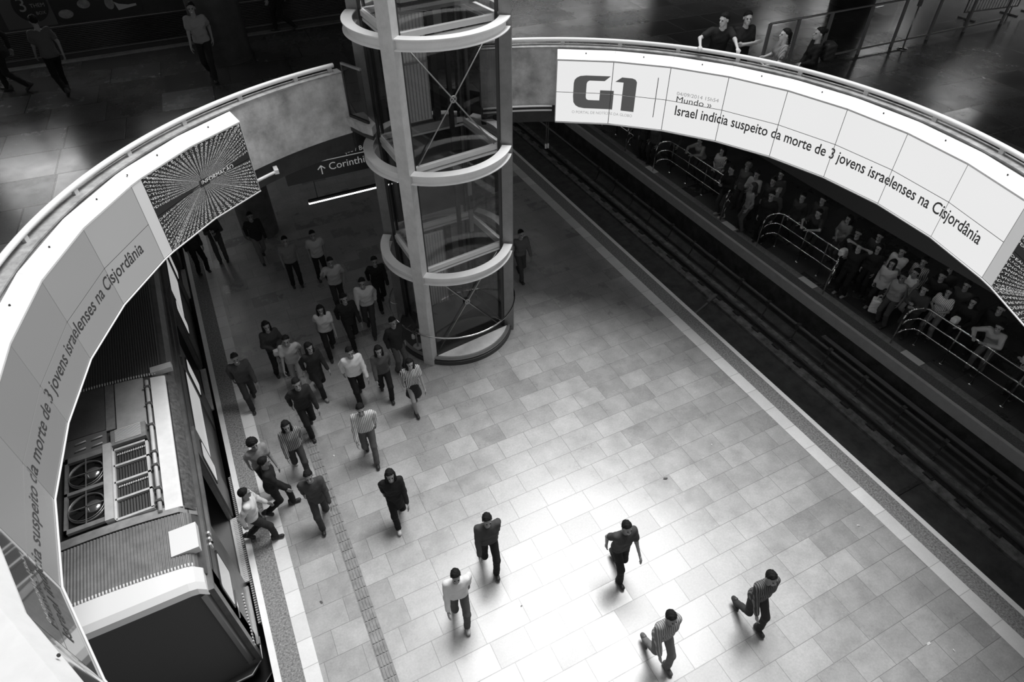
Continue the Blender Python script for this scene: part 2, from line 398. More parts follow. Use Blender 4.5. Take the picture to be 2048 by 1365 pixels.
def cell_texts(i, row):
    out = []; u0, u1 = i*W_, (i+1)*W_; v0, v1 = (H_/2, H_) if row == 0 else (0, H_/2)
    for nm, V, Fc, Mt in PAGE:
        us = [x for x, y in V]; vs = [y for x, y in V]
        if max(us) < u0 or min(us) > u1 or max(vs) < v0 or min(vs) > v1: continue
        V2, F2 = clip2d(V, Fc, u0+.005, u1-.005, v0+.005, v1-.005)
        if F2: out.append((nm, [(x-u0, ZB+y) for x, y in V2], F2, Mt))
    # merge pieces of one logo on one screen
    mg = {}
    for nm, V, Fc, Mt in out:
        k = (nm, Mt.name)
        if nm == 'logo' and k in mg:
            b = len(mg[k][1]); mg[k][1].extend(V); mg[k][2].extend([tuple(i_+b for i_ in f) for f in Fc])
        else: mg[(nm, Mt.name, len(mg)) if nm != 'logo' else k] = [nm, list(V), list(Fc), Mt]
    res = []
    for nm, V, Fc, Mt in mg.values():                      # one mesh per word
        hs = [y for x, y in V]; thr = .008 if nm == 'logo' else .15*(max(hs)-min(hs))
        iv = sorted((min(V[i][0] for i in f), max(V[i][0] for i in f), k) for k, f in enumerate(Fc)); grp = []; end = -9
        for a, b, k in iv:
            if a > end+thr: grp.append([])
            grp[-1].append(k); end = max(end, b)
        for g_ in grp:
            ids = sorted({i for k in g_ for i in Fc[k]}); mp_ = {i: j for j, i in enumerate(ids)}
            res.append((nm, [V[i] for i in ids], [tuple(mp_[i] for i in Fc[k]) for k in g_], Mt))
    return res
word = [['left top of the grey logo', 'right top of the grey logo', 'news date and heading', 'blank page', 'blank page', 'blank page', 'blank page', 'blank page'],
        ['left foot of the grey logo', 'right foot of the grey logo', "words 'Israel indi'", "words 'cia suspeito d'", "words 'a morte de 3'", "words 'jovens israel'", "words 'enses na C'", "words 'isjordânia'"]]
ordn = ['first', 'second', 'third', 'fourth', 'fifth', 'sixth', 'seventh', 'eighth']
LEFT_E = [.0, .0, .18, .18, .17, .19, .22, .28]
for side, a_start, nm in (('right', 61.7, 'right'), ('left', 141.3+8*10.2, 'left')):
    for i in range(8):
        fc = facet(a_start-10.2*i, a_start-10.2*(i+1))
        for row in (0, 1):
            M = SRm if side == 'right' else (screen_mat('screen_grey_%d' % int(LEFT_E[i]*100), LEFT_E[i], base=.10) if i > 2 else screen_mat('screen_off', .02, .05, base=.06))
            z0, z1 = (ZM, ZT) if row == 0 else (ZB, ZM)
            lab = '%s screen, %s column of the %s wall, %s' % (('upper', 'lower')[row], ordn[i], nm, word[row][i])
            if side == 'left' and i < 3: lab = '%s dark reflective screen, %s column of the left wall at lower left' % (('upper', 'lower')[row], ordn[i])
            screen(fc, z0, z1, M, lab, 'screens of the %s video wall' % nm, cell_texts(i, row))
# narrow end strips and word-cloud screens
strip_m = mat('end_strip', .5, .4, emit=.25)
WORDS = 'INFORMAÇÃO COMUNICAÇÃO TECNOLOGIA SEGURANÇA ESPORTE CULTURA CIDADE NOTÍCIAS GENTE MODA CINEMA TELECOM ÁUDIO VÍDEO SERVIÇO CIÊNCIA TRANSPORTE EDUCAÇÃO SAÚDE REDE ARTE'.split()
def cloud(Wd, Hd, cx, cy):
    "words running along the four walls of a tunnel towards one vanishing point"
    V, Fc = [], []; rr = random.Random(3)
    for wall in range(4):
        for row in range(19):
            k0 = -1.05+2.1*row/19
            if wall < 2 and (abs(k0+.05) < .1 or abs(k0-.05) < .06) and not abs(k0) < .02: continue
            txt = ''.join(rr.choice(WORDS) for _ in range(18))[:120]
            tv, tf = text_mesh(txt, .145, res=1)
            sgn = 1 if wall in (0, 2) else -1
            nv = []
            for x, y in tv:
                d = .5+x*.55; s_ = k0+y*.62
                if wall < 2: X, Y = sgn*1.0, s_*1.
                else: X, Y = s_, sgn*1.0
                z_ = d
                nv.append((cx+X/z_*.62*Wd*.5, cy+Y/z_*.62*Hd*.5))
            b = len(V); V += nv; Fc += [tuple(i+b for i in f) for f in tf]
    tv, tf = text_mesh('INFORMAÇÃO', .11); b = len(V); V += [(cx-.06+x, cy-.03+y) for x, y in tv]; Fc += [tuple(i+b for i in f) for f in tf]
    return V, Fc
for side, aa in (('left', [(139.3, 129.8), (129.8, 120.4)]), ('right', [(-21.9, -32.1), (-32.1, -42.3)])):
    Lw = [2*RS*math.sin(R((a-b)/2)) for a, b in aa]
    V, Fc = cloud(sum(Lw), H_, sum(Lw)*(.52), H_*.52)
    if side == 'left': 
        pass
    u0 = 0
    for k, (a, b_) in enumerate(aa):
        fc = facet(a, b_)
        for row, (z0, z1) in enumerate(((ZM, ZT), (ZB, ZM))):
            V2, F2 = clip2d(V, Fc, u0+.006, u0+Lw[k]-.006, z0-ZB+.006, z1-ZB-.006)
            screen(fc, z0, z1, noise_bg, '%s %s screen of the dark word-burst ending the %s video wall' % (('upper', 'lower')[row], ('nearer', 'farther')[k] if side == 'right' else ('inner', 'outer')[k], side),
                   'word-burst screens of the %s video wall' % side, [('lettering', [(x-u0, ZB+y) for x, y in V2], F2, noise_ink)])
        u0 += Lw[k]
    a0, a1 = (141.3, 139.3) if side == 'left' else (-19.9, -21.9)
    fc = facet(a0, a1)
    screen(fc, ZB, ZT, strip_m, 'narrow pale strip between the headline screens and the word-burst on the %s wall' % side, None, name='end_strip', cat='strip')
# sloping white cowl over the screens
cowl = mat('cowl_white', .76, .4, var=.05); 
def cowl_ring(a_list, label):
    RS = RSf(0)
    am = a_list[len(a_list)//2]
    t = thing('screen_cowl', (C0[0]+6.7*math.cos(R(am)), C0[1]+6.7*math.sin(R(am)), ZT), label, 'cowl')
    b = MB(); vs = []; fs = []
    for a in a_list:
        c, s = math.cos(R(a)), math.sin(R(a))
        RS = RSf(a); ro = 6.815+max(0, a-186)*.09; zo = 6.71+(.09 if a > 186 else 0)
        wide = a > 186; ro = max(ro-.015, 6.8)
        for r, z in ((RS-.012, ZT+.004), (RS-.012, ZT+.03), (6.79, 6.785 if wide else 6.70), (ro, 6.80 if wide else 6.705), (ro, 6.775 if wide else 6.69), (6.795, 6.76 if wide else 6.64), (6.795, ZT+.004)): vs.append((C0[0]+r*c, C0[1]+r*s, z))
    for i in range(len(a_list)-1):
        for k in range(7): fs.append((7*i+k, 7*i+(k+1) % 7, 7*i+7+(k+1) % 7, 7*i+7+k))
    fs += [tuple(range(7)), tuple(len(vs)-1-k for k in range(7))]
    b.add(vs, fs).build('cover', cowl, t)
    b = MB()
    for i, a in enumerate(a_list[:-1]):
        am_ = (a+a_list[i+1])/2; c, s = math.cos(R(am_)), math.sin(R(am_)); r_ = 6.72*math.cos(R(5.1)); rw = RSf(am_)
        q = (C0[0]+r_*c, C0[1]+r_*s, 6.655); MB().tube([q, (q[0], q[1], q[2]+.018)], .012, 6).build('screw', frame_m, t)
    # seam lines
    b = MB()
    for a in [q for q in a_list[1:-1] if q < 186]:
        c, s = math.cos(R(a)), math.sin(R(a)); RS = RSf(a)
        b.beam((C0[0]+RS*c, C0[1]+RS*s, ZT+.031), (C0[0]+6.8*c, C0[1]+6.8*s, 6.706), .006, .004)
    b.build('seam', mat('seam', .4, .5), t)
    # lower white lip
    b = MB().tube([(C0[0]+(RSf(a)-.01)*math.cos(R(a)), C0[1]+(RSf(a)-.01)*math.sin(R(a)), ZB-.012) for a in a_list], .013, 6); b.build('lower_lip', mat('lip', .8, .4), t)
    b = MB()
    vs = []; fs = []
    for a in a_list:
        c, s = math.cos(R(a)), math.sin(R(a)); RS = RSf(a)
        for r, z in ((RS+.0, ZB-.02), (6.83, ZB-.02), (6.83, ZB-.005), (RS, ZB-.005)): vs.append((C0[0]+r*c, C0[1]+r*s, z))
    for i in range(len(a_list)-1):
        for k in range(4): fs.append((4*i+k, 4*i+4+k, 4*i+4+(k+1) % 4, 4*i+(k+1) % 4))
    b.add(vs, fs).build('underside', slab_m, t)
    vs = []
    for a in (a_list[0], a_list[-1]):
        c, s = math.cos(R(a)), math.sin(R(a)); b = MB(); RS = RSf(a)
        b.beam((C0[0]+(RS+.005)*c, C0[1]+(RS+.005)*s, ZM), (C0[0]+6.81*c, C0[1]+6.81*s, ZM), .012, ZT-ZB, up=(0, 0, 1)).build('end_plate', cowl, t)
cowl_ring([120.2, 129.8, 139.3]+[141.3+10.2*i for i in range(9)], 'sloping bright white cover along the top of the left video wall')
cowl_ring([-42.3, -32.1, -21.9]+[-19.9+10.2*i for i in range(9)], 'sloping grey cover along the top of the right video wall')
# ---------------------------------------------------------------- lift shaft
paint = mat('lift_paint', .64, .38, var=.12, vscale=5); paint_top = mat('lift_ring_paint', .9, .4, var=.04)
alu = mat('brushed_aluminium', .42, .3, .7); dark_metal = mat('dark_metal', .05, .4, .4); chrome = mat('chrome', .75, .12, 1.)
GL = glass_mat('lift_glass', .8); GLB = glass_mat('balustrade_glass', .55, .9)
ribbed = mat('door_panel', .85, .4, var=.05)
lift = thing('lift_shaft', (EL[0], EL[1], 0), 'round glass and steel lift shaft standing on the platform', 'lift')
ANG = dict(FL=223, FR=330, BR=43, BL=140); TOP = 10.2; LV = (2.75, 5.22, 7.75)
def ep(a, r, z): return (EL[0]+r*math.cos(R(a)), EL[1]+r*math.sin(R(a)), z)
for k, a in ANG.items():
    x, y, _ = ep(a, 1.46, 0)
    wt = {'FL': .13, 'FR': .08}.get(k, .075)
    MB().box((x-.12, y-wt, .0), (x+.12, y+wt, TOP), rz=R(a)).build('column', paint if k == 'FL' else mat('lift_paint_shaded', .24, .35, .3, var=.15), lift)  # shade painted in: all but the front-left column get a darker tone
    b = MB(); x, y, _ = ep(a, 1.30, 0)
    for s_ in (-1, 1):
        tx, ty = -math.sin(R(a))*s_*.1, math.cos(R(a))*s_*.1
        b.box((x+tx-.03, y+ty-.02, .15), (x+tx+.03, y+ty+.02, TOP), rz=R(a))
    b.build('glazing_frame', dark_metal, lift)
order = ['FL', 'FR', 'BR', 'BL']
for li, z in enumerate(LV+(TOP,)):
    for k in range(4):
        a0, a1 = ANG[order[k]], ANG[order[(k+1) % 4]]
        if a1 < a0: a1 += 360
        e = 5.0
        # I-section ring segment between columns
        b = MB()
        for prof in ([(1.37, z-.022), (1.575, z-.022), (1.575, z), (1.37, z), (1.37, z-.022)], [(1.46, z-.19), (1.49, z-.19), (1.49, z-.02), (1.46, z-.02), (1.46, z-.19)], [(1.37, z-.20), (1.575, z-.20), (1.575, z-.182), (1.37, z-.182), (1.37, z-.20)]):
            b.lathe(prof, EL, 28, R(a0+e), R(a1-e), smooth=False)
        b.build('ring_beam', paint_top, lift)
        p, q = ep(a0, 1.33, z-.05), ep(a1, 1.33, z-.05)
        MB().beam(p, q, .09, .1).beam((p[0], p[1], z-.17), (q[0], q[1], z-.17), .05, .05).build('cross_beam', paint_top, lift)
# glass between the columns, storey by storey
zs = (.2,)+LV+(TOP,)
for st in range(4):
    for k in (0, 3, 1):
        p, q = ep(ANG[order[k]], 1.3, 0), ep(ANG[order[(k+1) % 4]], 1.3, 0)
        z0, z1 = zs[st]+.03, zs[st+1]-.22
        MB().beam((p[0], p[1], (z0+z1)/2), (q[0], q[1], (z0+z1)/2), .012, z1-z0).build('glass_pane', GL, lift)
        if st in (0, 2) and k == 0:
            P, Q = Vector((p[0], p[1], 0)), Vector((q[0], q[1], 0)); d = (Q-P).normalized(); nr = Vector((d.y, -d.x, 0))*.05
            A0, A1 = P+d*.16+nr, Q-d*.16+nr; mid = (A0+A1)/2; zm = (z0+z1)/2+ .02
            b = MB()
            for s0, s1 in ((A0, A1), (A1, A0)):
                b.tube([(s0.x, s0.y, z1), (s1.x, s1.y, z0)], .014, 8)
            b.build('brace_rod', alu, lift)
            hp = [(mid.x+d.x*.06*math.cos(t_), mid.y+d.y*.06*math.cos(t_), zm-.02+.06*math.sin(t_)) for t_ in [2*math.pi*i/18 for i in range(18)]]
            MB().tube(hp, .016, 8, closed=True).build('brace_hub', alu, lift)
# base
MB().lathe([(0, 0.0), (1.52, 0.0), (1.52, .12), (1.44, .14), (1.44, .16), (0, .16)], EL, 64, smooth=False).build('base_plinth', mat('lift_base', .05, .45), lift)
b = MB().lathe([(1.43, .16), (1.5, .16), (1.5, .2), (1.43, .2), (1.43, .16)], EL, 64, smooth=False); b.build('base_rim', alu, lift)
a0, a1 = 223+8, 330-7
pts = [ep(a0+(a1-a0)*i/20, 1.42, 0)[:2] for i in range(21)]
MB().prism(pts, .16, .23).build('base_ledge', mat('ledge_white', .82, .5, var=.08, vscale=7), lift)
MB().lathe([(0, .17), (1.02, .17), (1.02, .175), (0, .175)], EL, 40, R(20), R(200)).build('lift_floor', mat('lift_floor', .16, .5), lift)
# round hand rail with stays
MB().tube([ep(360*i/72, 1.6, 1.0) for i in range(72)], .021, 10, closed=True).build('guard_rail', chrome, lift)
for a in (200, 232, 250, 300, 345, 20, 75, 110, 160):
    MB().tube([ep(a, 1.6, 1.0), ep(a, 1.5, .9), ep(a, 1.36, .9)], .009, 6).build('rail_stay', chrome, lift)
# back wall with door frames and ribbed panels, guide rails
BLp, BRp = ep(140, 1.3, 0), ep(43, 1.3, 0)
def back(u, d=0.): 
    return (BLp[0]+(BRp[0]-BLp[0])*u, BLp[1]+(BRp[1]-BLp[1])*u-d)
def back_box(u0, u1, z0, z1, nm, M, d0=0., th=.05):
    p, q = back(u0, d0), back(u1, d0)
    return MB().beam((p[0], p[1], (z0+z1)/2), (q[0], q[1], (z0+z1)/2), th, z1-z0).build(nm, M, lift)
for z0, z1 in ((.2, 2.45), (5.35, 7.6)):
    p = back_box(.3, .62, z0, z1, 'landing_door', ribbed)
    b = MB()
    for i in range(9):
        u = .31+i*.0375; q = back(u, .03); b.box((q[0]-.006, q[1]-.008, z0+.02), (q[0]+.006, q[1]+.008, z1-.02))
    qa, qb = back(.3, .035), back(.62, .035); zz = z0+(z1-z0)*.55; b.beam((qa[0], qa[1], zz), (qb[0], qb[1], zz), .02, .035)
    b.build('door_rib', alu, p)
    back_box(.65, .72, z0-.1, z1+.1, 'door_jamb', dark_metal, 0, .14); back_box(.22, .28, z0-.1, z1+.1, 'door_jamb', alu, 0, .1)
    back_box(.72, .86, z1-.75, z1, 'transom_panel', mat('transom', .3, .4), 0, .04)
    back_box(.2, .9, z0-.22, z0-.06, 'door_sill', alu, 0, .2)
back_box(.05, .95, 3.0, 5.1, 'rear_lining', mat('rear_lining', .022, .5), -.02, .03)
for u, d in ((.12, .3), (.8, .3)):
    q = back(u, d); MB().box((q[0]-.045, q[1]-.045, .17), (q[0]+.045, q[1]+.045, TOP)).build('guide_rail', dark_metal, lift)
for u, zc in ((.9, 3.9), (.9, 2.9)):
    q = back(u, .62); MB().box((q[0]-.05, q[1]-.03, zc-.3), (q[0]+.05, q[1]+.03, zc+.3)).build('switch_box', alu, lift)
# lift car waiting above
car = thing('lift_car', (EL[0], EL[1], 7.95), 'lift car stopped at the upper level inside the glass shaft', 'lift car')
cp = [ep(a, .98, 0)[:2] for a in (223, 330, 43, 140)]
MB().prism(cp, 7.95, 8.02).build('underside_plate', mat('car_plate', .2, .5), car)
for z, th, M in ((8.05, .06, alu), (8.2, .1, mat('car_trim', .5, .4)), (8.42, .05, dark_metal), (8.62, .08, ribbed)):
    b = MB()
    for i in range(4):
        p, q = cp[i], cp[(i+1) % 4]; b.beam((p[0], p[1], z), (q[0], q[1], z), .06, th)
    b.build('car_frame', M, car)
b = MB().prism(cp, 8.66, 8.72); b.build('car_floor', mat('car_floor', .3, .5), car)
for i in (0, 1, 3):
    p, q = cp[i], cp[(i+1) % 4]; MB().beam((p[0], p[1], 9.3), (q[0], q[1], 9.3), .015, 1.2).build('car_glass', GL, car)
for u_, z in ((.35, 8.33), (.8, 8.3)):
    p, q = cp[0], cp[1]; x, y = p[0]+(q[0]-p[0])*u_, p[1]+(q[1]-p[1])*u_-.04
    MB().beam((x-.06, y-.03, z), (x+.06, y+.03, z), .008, .11).build('paper_label', mat('paper', .85, .6), car)
# stanchion with disc foot inside the left bay
x, y, _ = ep(203, 1.32, 0)
st = thing('chain_stanchion', (x, y, .16), 'small post on a pale disc foot at the left of the lift base', 'stanchion')
MB().lathe([(0, .16), (.13, .16), (.13, .19), (.05, .2), (0, .2)], (x, y), 24).build('disc_foot', mat('disc_foot', .5, .5), st)
MB().tube([(x, y, .19), (x, y, .72)], .025, 10).build('post', alu, st)
b = MB()
for i in range(9):
    a = i*2.4; b.tube([(x+.05*math.cos(a), y+.05*math.sin(a), .5+i*.035), (x+.09*math.cos(a+.6), y+.09*math.sin(a+.6), .53+i*.035)], .022, 6)
b.build('wrapped_chain', dark_metal, st)
for dx, dz in ((.11, .62), (-.09, .52)): MB().lathe([(0, dz), (.05, dz+.01), (.045, dz+.12), (0, dz+.14)], (x+dx, y-.03), 12).build('chain_cap', mat('cap_white', .7, .5), st)

# landing slab and glass side panel left of the lift
ls = thing('landing_slab', (2.8, 12.5, 5.68), 'chamfered concrete landing slab joining the left parapet to the lift', 'slab')
MB().prism([(2.55, 12.95), (2.66, 12.72), (2.78, 12.36), (2.92, 12.12), (3.05, 12.3), (3.0, 12.95)], 5.68, 5.85).build('slab', conc, ls)
MB().prism([(2.62, 12.95), (2.72, 12.74), (2.83, 12.42), (2.94, 12.2), (3.02, 12.35), (2.98, 12.95)], 5.55, 5.68).build('slab_soffit', dark_conc, ls)
gb = thing('glass_balustrade', (2.75, 12.6, 5.85), 'dark framed glass panel between the left parapet end and the lift', 'balustrade')
P0, P1 = (2.70, 12.84), (2.93, 12.32)
MB().beam((*P0, 6.4), (*P1, 6.4), .014, .98).build('glass', GLB, gb)
b = MB().tube([(*P0, 5.85), (*P0, 6.93)], .022, 8); b.build('post', dark_metal, gb)
MB().beam((*P0, 6.91), (*P1, 6.91), .045, .04).build('top_rail', alu, gb)
MB().beam((*P0, 5.88), (*P1, 5.88), .05, .05).build('bottom_rail', dark_metal, gb)
# hanging rod by the first right screen
hr = thing('hanging_rod', (7.0, 12.15, 4.3), 'thin rod hanging below the left end of the right video wall', 'rod')
MB().tube([(6.98, 12.3, 5.12), (6.98, 12.3, 4.55)], .012, 6).tube([(7.03, 12.3, 5.12), (7.03, 12.3, 4.55)], .012, 6).build('rods', dark_metal, hr)
for dx in (0, .06): MB().lathe([(0, 4.43), (.03, 4.44), (.03, 4.55), (0, 4.56)], (6.975+dx, 12.3), 10).build('end_cap', alu, hr)

# ---------------------------------------------------------------- direction sign, lamps, pillars
sg = thing('direction_sign', (3.0, 13.45, 4.36), 'black hanging sign with a white arrow reading Corinthians under the concrete', 'sign')
MB().box((1.2, 13.42, 4.36), (4.7, 13.5, 5.0)).build('panel', mat('sign_black', .004, .4), sg)
sw = mat('sign_white', .75, .5, emit=.12)
def sign_text(txt, x, z, size, nm):
    V, Fc = text_mesh(txt, size); MB().add([(x+a, 13.415, z+b) for a, b in V], Fc).build(nm, sw, sg)
sign_text('Embarque / Boarding', 2.13, 4.83, .15, 'lettering'); sign_text('Corinthians-Itaquera', 2.14, 4.53, .24, 'lettering')
MB().box((1.8, 13.41, 4.765), (4.5, 13.42, 4.78)).build('rule_line', sw, sg)
MB().beam((1.98, 13.415, 4.47), (1.98, 13.415, 4.66), .022, .01, up=(0, 1, 0)).beam((1.98, 13.415, 4.67), (1.9, 13.415, 4.59), .022, .01, up=(0, 1, 0)).beam((1.98, 13.415, 4.67), (2.06, 13.415, 4.59), .022, .01, up=(0, 1, 0)).build('arrow', sw, sg)
tube_e = mat('tube_lit', .8, .4, emit=6.)
def lamp(x0, y0, x1, y1, z, label, group=None, e=tube_e):
    t = thing('tube_lamp', ((x0+x1)/2, (y0+y1)/2, z), label, 'lamp', group)
    MB().tube([(x0, y0, z), (x1, y1, z)], .024, 8).build('tube', e, t)
    MB().beam((x0, y0, z+.06), (x1, y1, z+.06), .09, .05).build('housing', dark_metal, t)
    b = MB()
    for k in (.1, .9): b.tube([(x0+(x1-x0)*k, y0+(y1-y0)*k, z+.08), (x0+(x1-x0)*k, y0+(y1-y0)*k, 5.13)], .008, 6)
    b.build('suspension_rod', dark_metal, t)
lamp(1.63, 14.2, 3.9, 14.22, 3.41, 'bright bare tube lamp hanging crosswise under the concourse left of the lift')
lamp_far = mat('tube_far', .8, .4, emit=10.)
for k in range(4):
    y = 18.0+k*2.2
    lamp(-1.3, y, -1.3, y+1.9, 4.6, 'tube lamp in the row over the left platform edge deep under the concourse', 'left row of tube lamps', lamp_far)
for k in range(3):
    y = 19.+k*2.2
    lamp(11.4, y, 11.4, y+1.7, 4.6, 'tube lamp in the row over the right platform edge deep under the concourse', 'right row of tube lamps', lamp_far)
for k in range(7):  # fill lamps added behind the duct to brighten the waiting crowd
    y = 2.2+k*2.5
    lamp(13.7, y-.7, 13.7, y+.7, 3.75, 'added tube lamp behind the long duct, put in to light the far crowd', 'added tube lamps over the far platform', mat('added_crowd_tube', .8, .4, emit=22.))
panel_e = mat('added_panel_glow', .8, .4, emit=7.)  # emissive panels added out of view to give the concourse floor its reflections
for x0, y0, sx, sy in ((14.4, 27.8, 2.4, .9), (17.4, 28.3, 2.4, .9), (20.6, 28.6, 2.4, .9), (27.4, 22.5, 1.6, 1.2), (24.6, 22.7, 1.6, .8), (24.6, 17.7, 1.3, .8), (28.4, 19.2, 1.6, .6), (24.3, 13.3, 1., 1.6)):
    t = thing('added_glow_panel', (x0, y0, 9.66), 'added unseen glowing panel under the concourse ceiling', 'lamp', 'added glowing panels under the concourse ceiling')
    MB().box((x0-sx/2, y0-sy/2, 9.66), (x0+sx/2, y0+sy/2, 9.69)).build('glow_sheet', panel_e, t)
    MB().box((x0-sx/2-.05, y0-sy/2-.05, 9.69), (x0+sx/2+.05, y0+sy/2+.05, 9.75)).build('frame', alu, t)
struct(MB().lathe([(.55, 0), (.55, 5.12)], (.55, 19.3), 40).build('wall_pillar', mat('pillar', .16, .7, var=.3)))
# mezzanine columns
col_m = mat('column_dark', .05, .5, var=.3)
struct(MB().lathe([(.6, F), (.6, 9.75)], (1.02, 18.05), 40).build('wall_column_round', col_m))
struct(MB().lathe([(.62, F), (.62, 9.75)], (18.35, 14.15), 40).build('wall_column_far', mat('column_black', .015, .5)))
# ---------------------------------------------------------------- concourse back wall with shutters and posters
YW = 19.95
struct(MB().box((-24, YW, F), (8.4, YW+.2, 9.75)).build('wall_back', mat('shop_wall', .05, .6, var=.2)))
struct(MB().box((-24, YW-.14, F), (8.4, YW, F+.1)).build('baseboard_back', mat('shop_plinth', .05, .5)))
struct(MB().box((-24, YW-.42, F), (8.4, YW-.16, F+.012)).build('trim_threshold', mat('threshold', .3, .5, var=.3)))
shm = mat('shutter_metal', .1, .35, .5)
def shutter(x0, x1, label):
    t = thing('roller_shutter', ((x0+x1)/2, YW-.03, F+.12), label, 'shutter')
    b = MB(); z = F+.12; k = 0
    while z < F+.72:
        b.tube([(x0, YW-.03, z+.02), (x1, YW-.03, z+.02)], .02, 6); z += .04
    b.build('slats', shm, t)
    MB().box((x0, YW-.05, F+.10), (x1, YW-.005, F+.125)).build('bottom_bar', mat('shutter_bar', .3, .4, .5), t)
    MB().box((x0, YW-.045, F+.725), (x1, YW-.005, F+.75)).build('top_bar', mat('shutter_bar', .3, .4, .5), t)
shutter(-4.6, .6, 'ribbed dark metal shutter under the posters on the concourse back wall')
shutter(1.7, 6.2, 'ribbed dark metal shutter right of the round column')
def rrect(x0, z0, x1, z1, r, n=6):
    pts = []
    for cx, cz, a in ((x1-r, z0+r, -90), (x1-r, z1-r, 0), (x0+r, z1-r, 90), (x0+r, z0+r, 180)):
        for i in range(n+1): pts.append((cx+r*math.cos(R(a+90*i/n)), cz+r*math.sin(R(a+90*i/n))))
    return pts
def panel(b, pts, y0, y1):
    n_ = len(pts); vs = [(x, y0, z) for x, z in pts]+[(x, y1, z) for x, z in pts]
    return b.add(vs, [tuple(range(n_)), tuple(range(n_, 2*n_))[::-1]]+[(i, n_+i, n_+(i+1) % n_, (i+1) % n_) for i in range(n_)])
po = thing('poster', (-1.5, YW-.03, F+.8), 'large dark rounded poster with pale blobs above the shutter', 'poster')
panel(MB(), rrect(-2.42, F+.78, -.5, F+2.1, .12), YW-.035, YW-.003).build('board', mat('poster_dark', .02, .4), po)
pm = mat('poster_pale', .3, .5, var=.4, vscale=9)
for x, z, a, c in ((-2.2, F+.98, .16, .1), (-1.75, F+1.15, .14, .1), (-2.05, F+1.45, .2, .12), (-1.45, F+1.5, .16, .1), (-1.2, F+1.1, .1, .14)):
    panel(MB(), [(x+a*math.cos(t_), z+c*math.sin(t_)) for t_ in [2*math.pi*i/20 for i in range(20)]], YW-.04, YW-.034).build('printed_shape', pm, po)
panel(MB(), [(-1.05, F+.92), (-.62, F+.98), (-.62, F+1.03), (-.8, F+1.02), (-1.0, F+1.06), (-1.1, F+1.12)], YW-.04, YW-.034).build('printed_shape', mat('poster_white', .6, .5), po)
ps = thing('round_sign', (-2.85, YW-.03, F+.9), 'dark round shop sign with a pale figure 3 beside the poster', 'sign')
panel(MB(), [(-2.85+.36*math.cos(t_), F+1.25+.36*math.sin(t_)) for t_ in [2*math.pi*i/40 for i in range(40)]], YW-.035, YW-.003).build('disc', mat('disc_dark', .015, .4), ps)
for txt, x, z, s_ in (('3', -3.12, F+1.14, .42), ('THEM', -2.86, F+1.2, .12), ('BOX', -2.8, F+1.04, .1)):
    V, Fc = text_mesh(txt, s_); MB().add([(x+a, YW-.037, z+b) for a, b in V], Fc).build('lettering', mat('disc_letters', .35 if txt == '3' else .12, .5), ps)
panel(MB(), [(-3.5, F+.78), (-2.45, F+.78), (-2.45, F+1.8), (-3.5, F+1.8)], YW-.012, YW-.001).build('backing_panel', mat('backing', .12, .5), ps)

# ---------------------------------------------------------------- concourse fence, barrier and stanchion at the right
fm = mat('fence_metal', .34, .4, .2)
fn = thing('mesh_fence', (14.5, 10.8, F), 'grey metal fence of tall framed panels running off to the upper right', 'fence')
fx = [11.9, 12.75, 13.75, 15.05, 16.2, 17.5, 18.9, 20.4]
def fy(x): return 11.05-.02*(x-12)
MB().tube([(fx[0], fy(fx[0]), F+1.12), (fx[-1], fy(fx[-1]), F+1.12)], .025, 8).build('top_rail', mat('fence_rail', .32, .35, .5), fn)
MB().beam((fx[0], fy(fx[0]), F+.12), (fx[-1], fy(fx[-1]), F+.12), .03, .04).build('bottom_rail', fm, fn)
for i, x in enumerate(fx):
    MB().box((x-.035, fy(x)-.025, F), (x+.035, fy(x)+.025, F+1.12)).build('post', fm, fn)
    if i < len(fx)-1: MB().box((x+.07, fy(x)-.006, F+.16), (fx[i+1]-.07, fy(x)+.006, F+1.06)).build('glass_panel', glass_mat('fence_glass', .88, .5) if 'fence_glass' not in MATS else MATS['fence_glass'], fn)
x, y = 16.33, 10.72
sp = thing('pole_stanchion', (x, y, F), 'thin pale pole on a small shiny foot in front of the fence', 'pole')
MB().lathe([(0, F), (.13, F), (.12, F+.025), (.03, F+.04), (0, F+.04)], (x, y), 20).build('foot', chrome, sp)
MB().tube([(x, y, F+.03), (x, y, F+1.0)], .018, 8).build('pole', alu, sp)
MB().tube([(x, y, F+1.0), (x, y, F+1.6)], .05, 10).build('sleeve', mat('sleeve', .3, .5), sp)
def barrier(x0, y0, x1, y1, label):
    t = thing('crowd_barrier', ((x0+x1)/2, (y0+y1)/2, F), label, 'barrier')
    MB().tube([(x0, y0, F+.2), (x0, y0, F+1.0), (x0+(x1-x0)*.06, y0+(y1-y0)*.06, F+1.08), (x0+(x1-x0)*.94, y0+(y1-y0)*.94, F+1.08), (x1, y1, F+1.0), (x1, y1, F+.2)], .022, 8, closed=True).build('frame', fm, t)
    for k in range(1, 18):
        q = (x0+(x1-x0)*k/18, y0+(y1-y0)*k/18); MB().tube([(*q, F+.2), (*q, F+1.08)], .008, 6).build('bar', fm, t)
    for k in (.1, .9):
        q = (x0+(x1-x0)*k, y0+(y1-y0)*k); MB().box((q[0]-.03, q[1]-.25, F), (q[0]+.03, q[1]+.25, F+.03)).tube([(*q, F+.02), (*q, F+.2)], .02, 8).build('foot', fm, t)
barrier(19.75, 11.6, 21.6, 11.3, 'barred metal crowd barrier in the top right corner')
barrier(21.9, 11.2, 23.7, 10.6, 'second barred crowd barrier at the right edge')

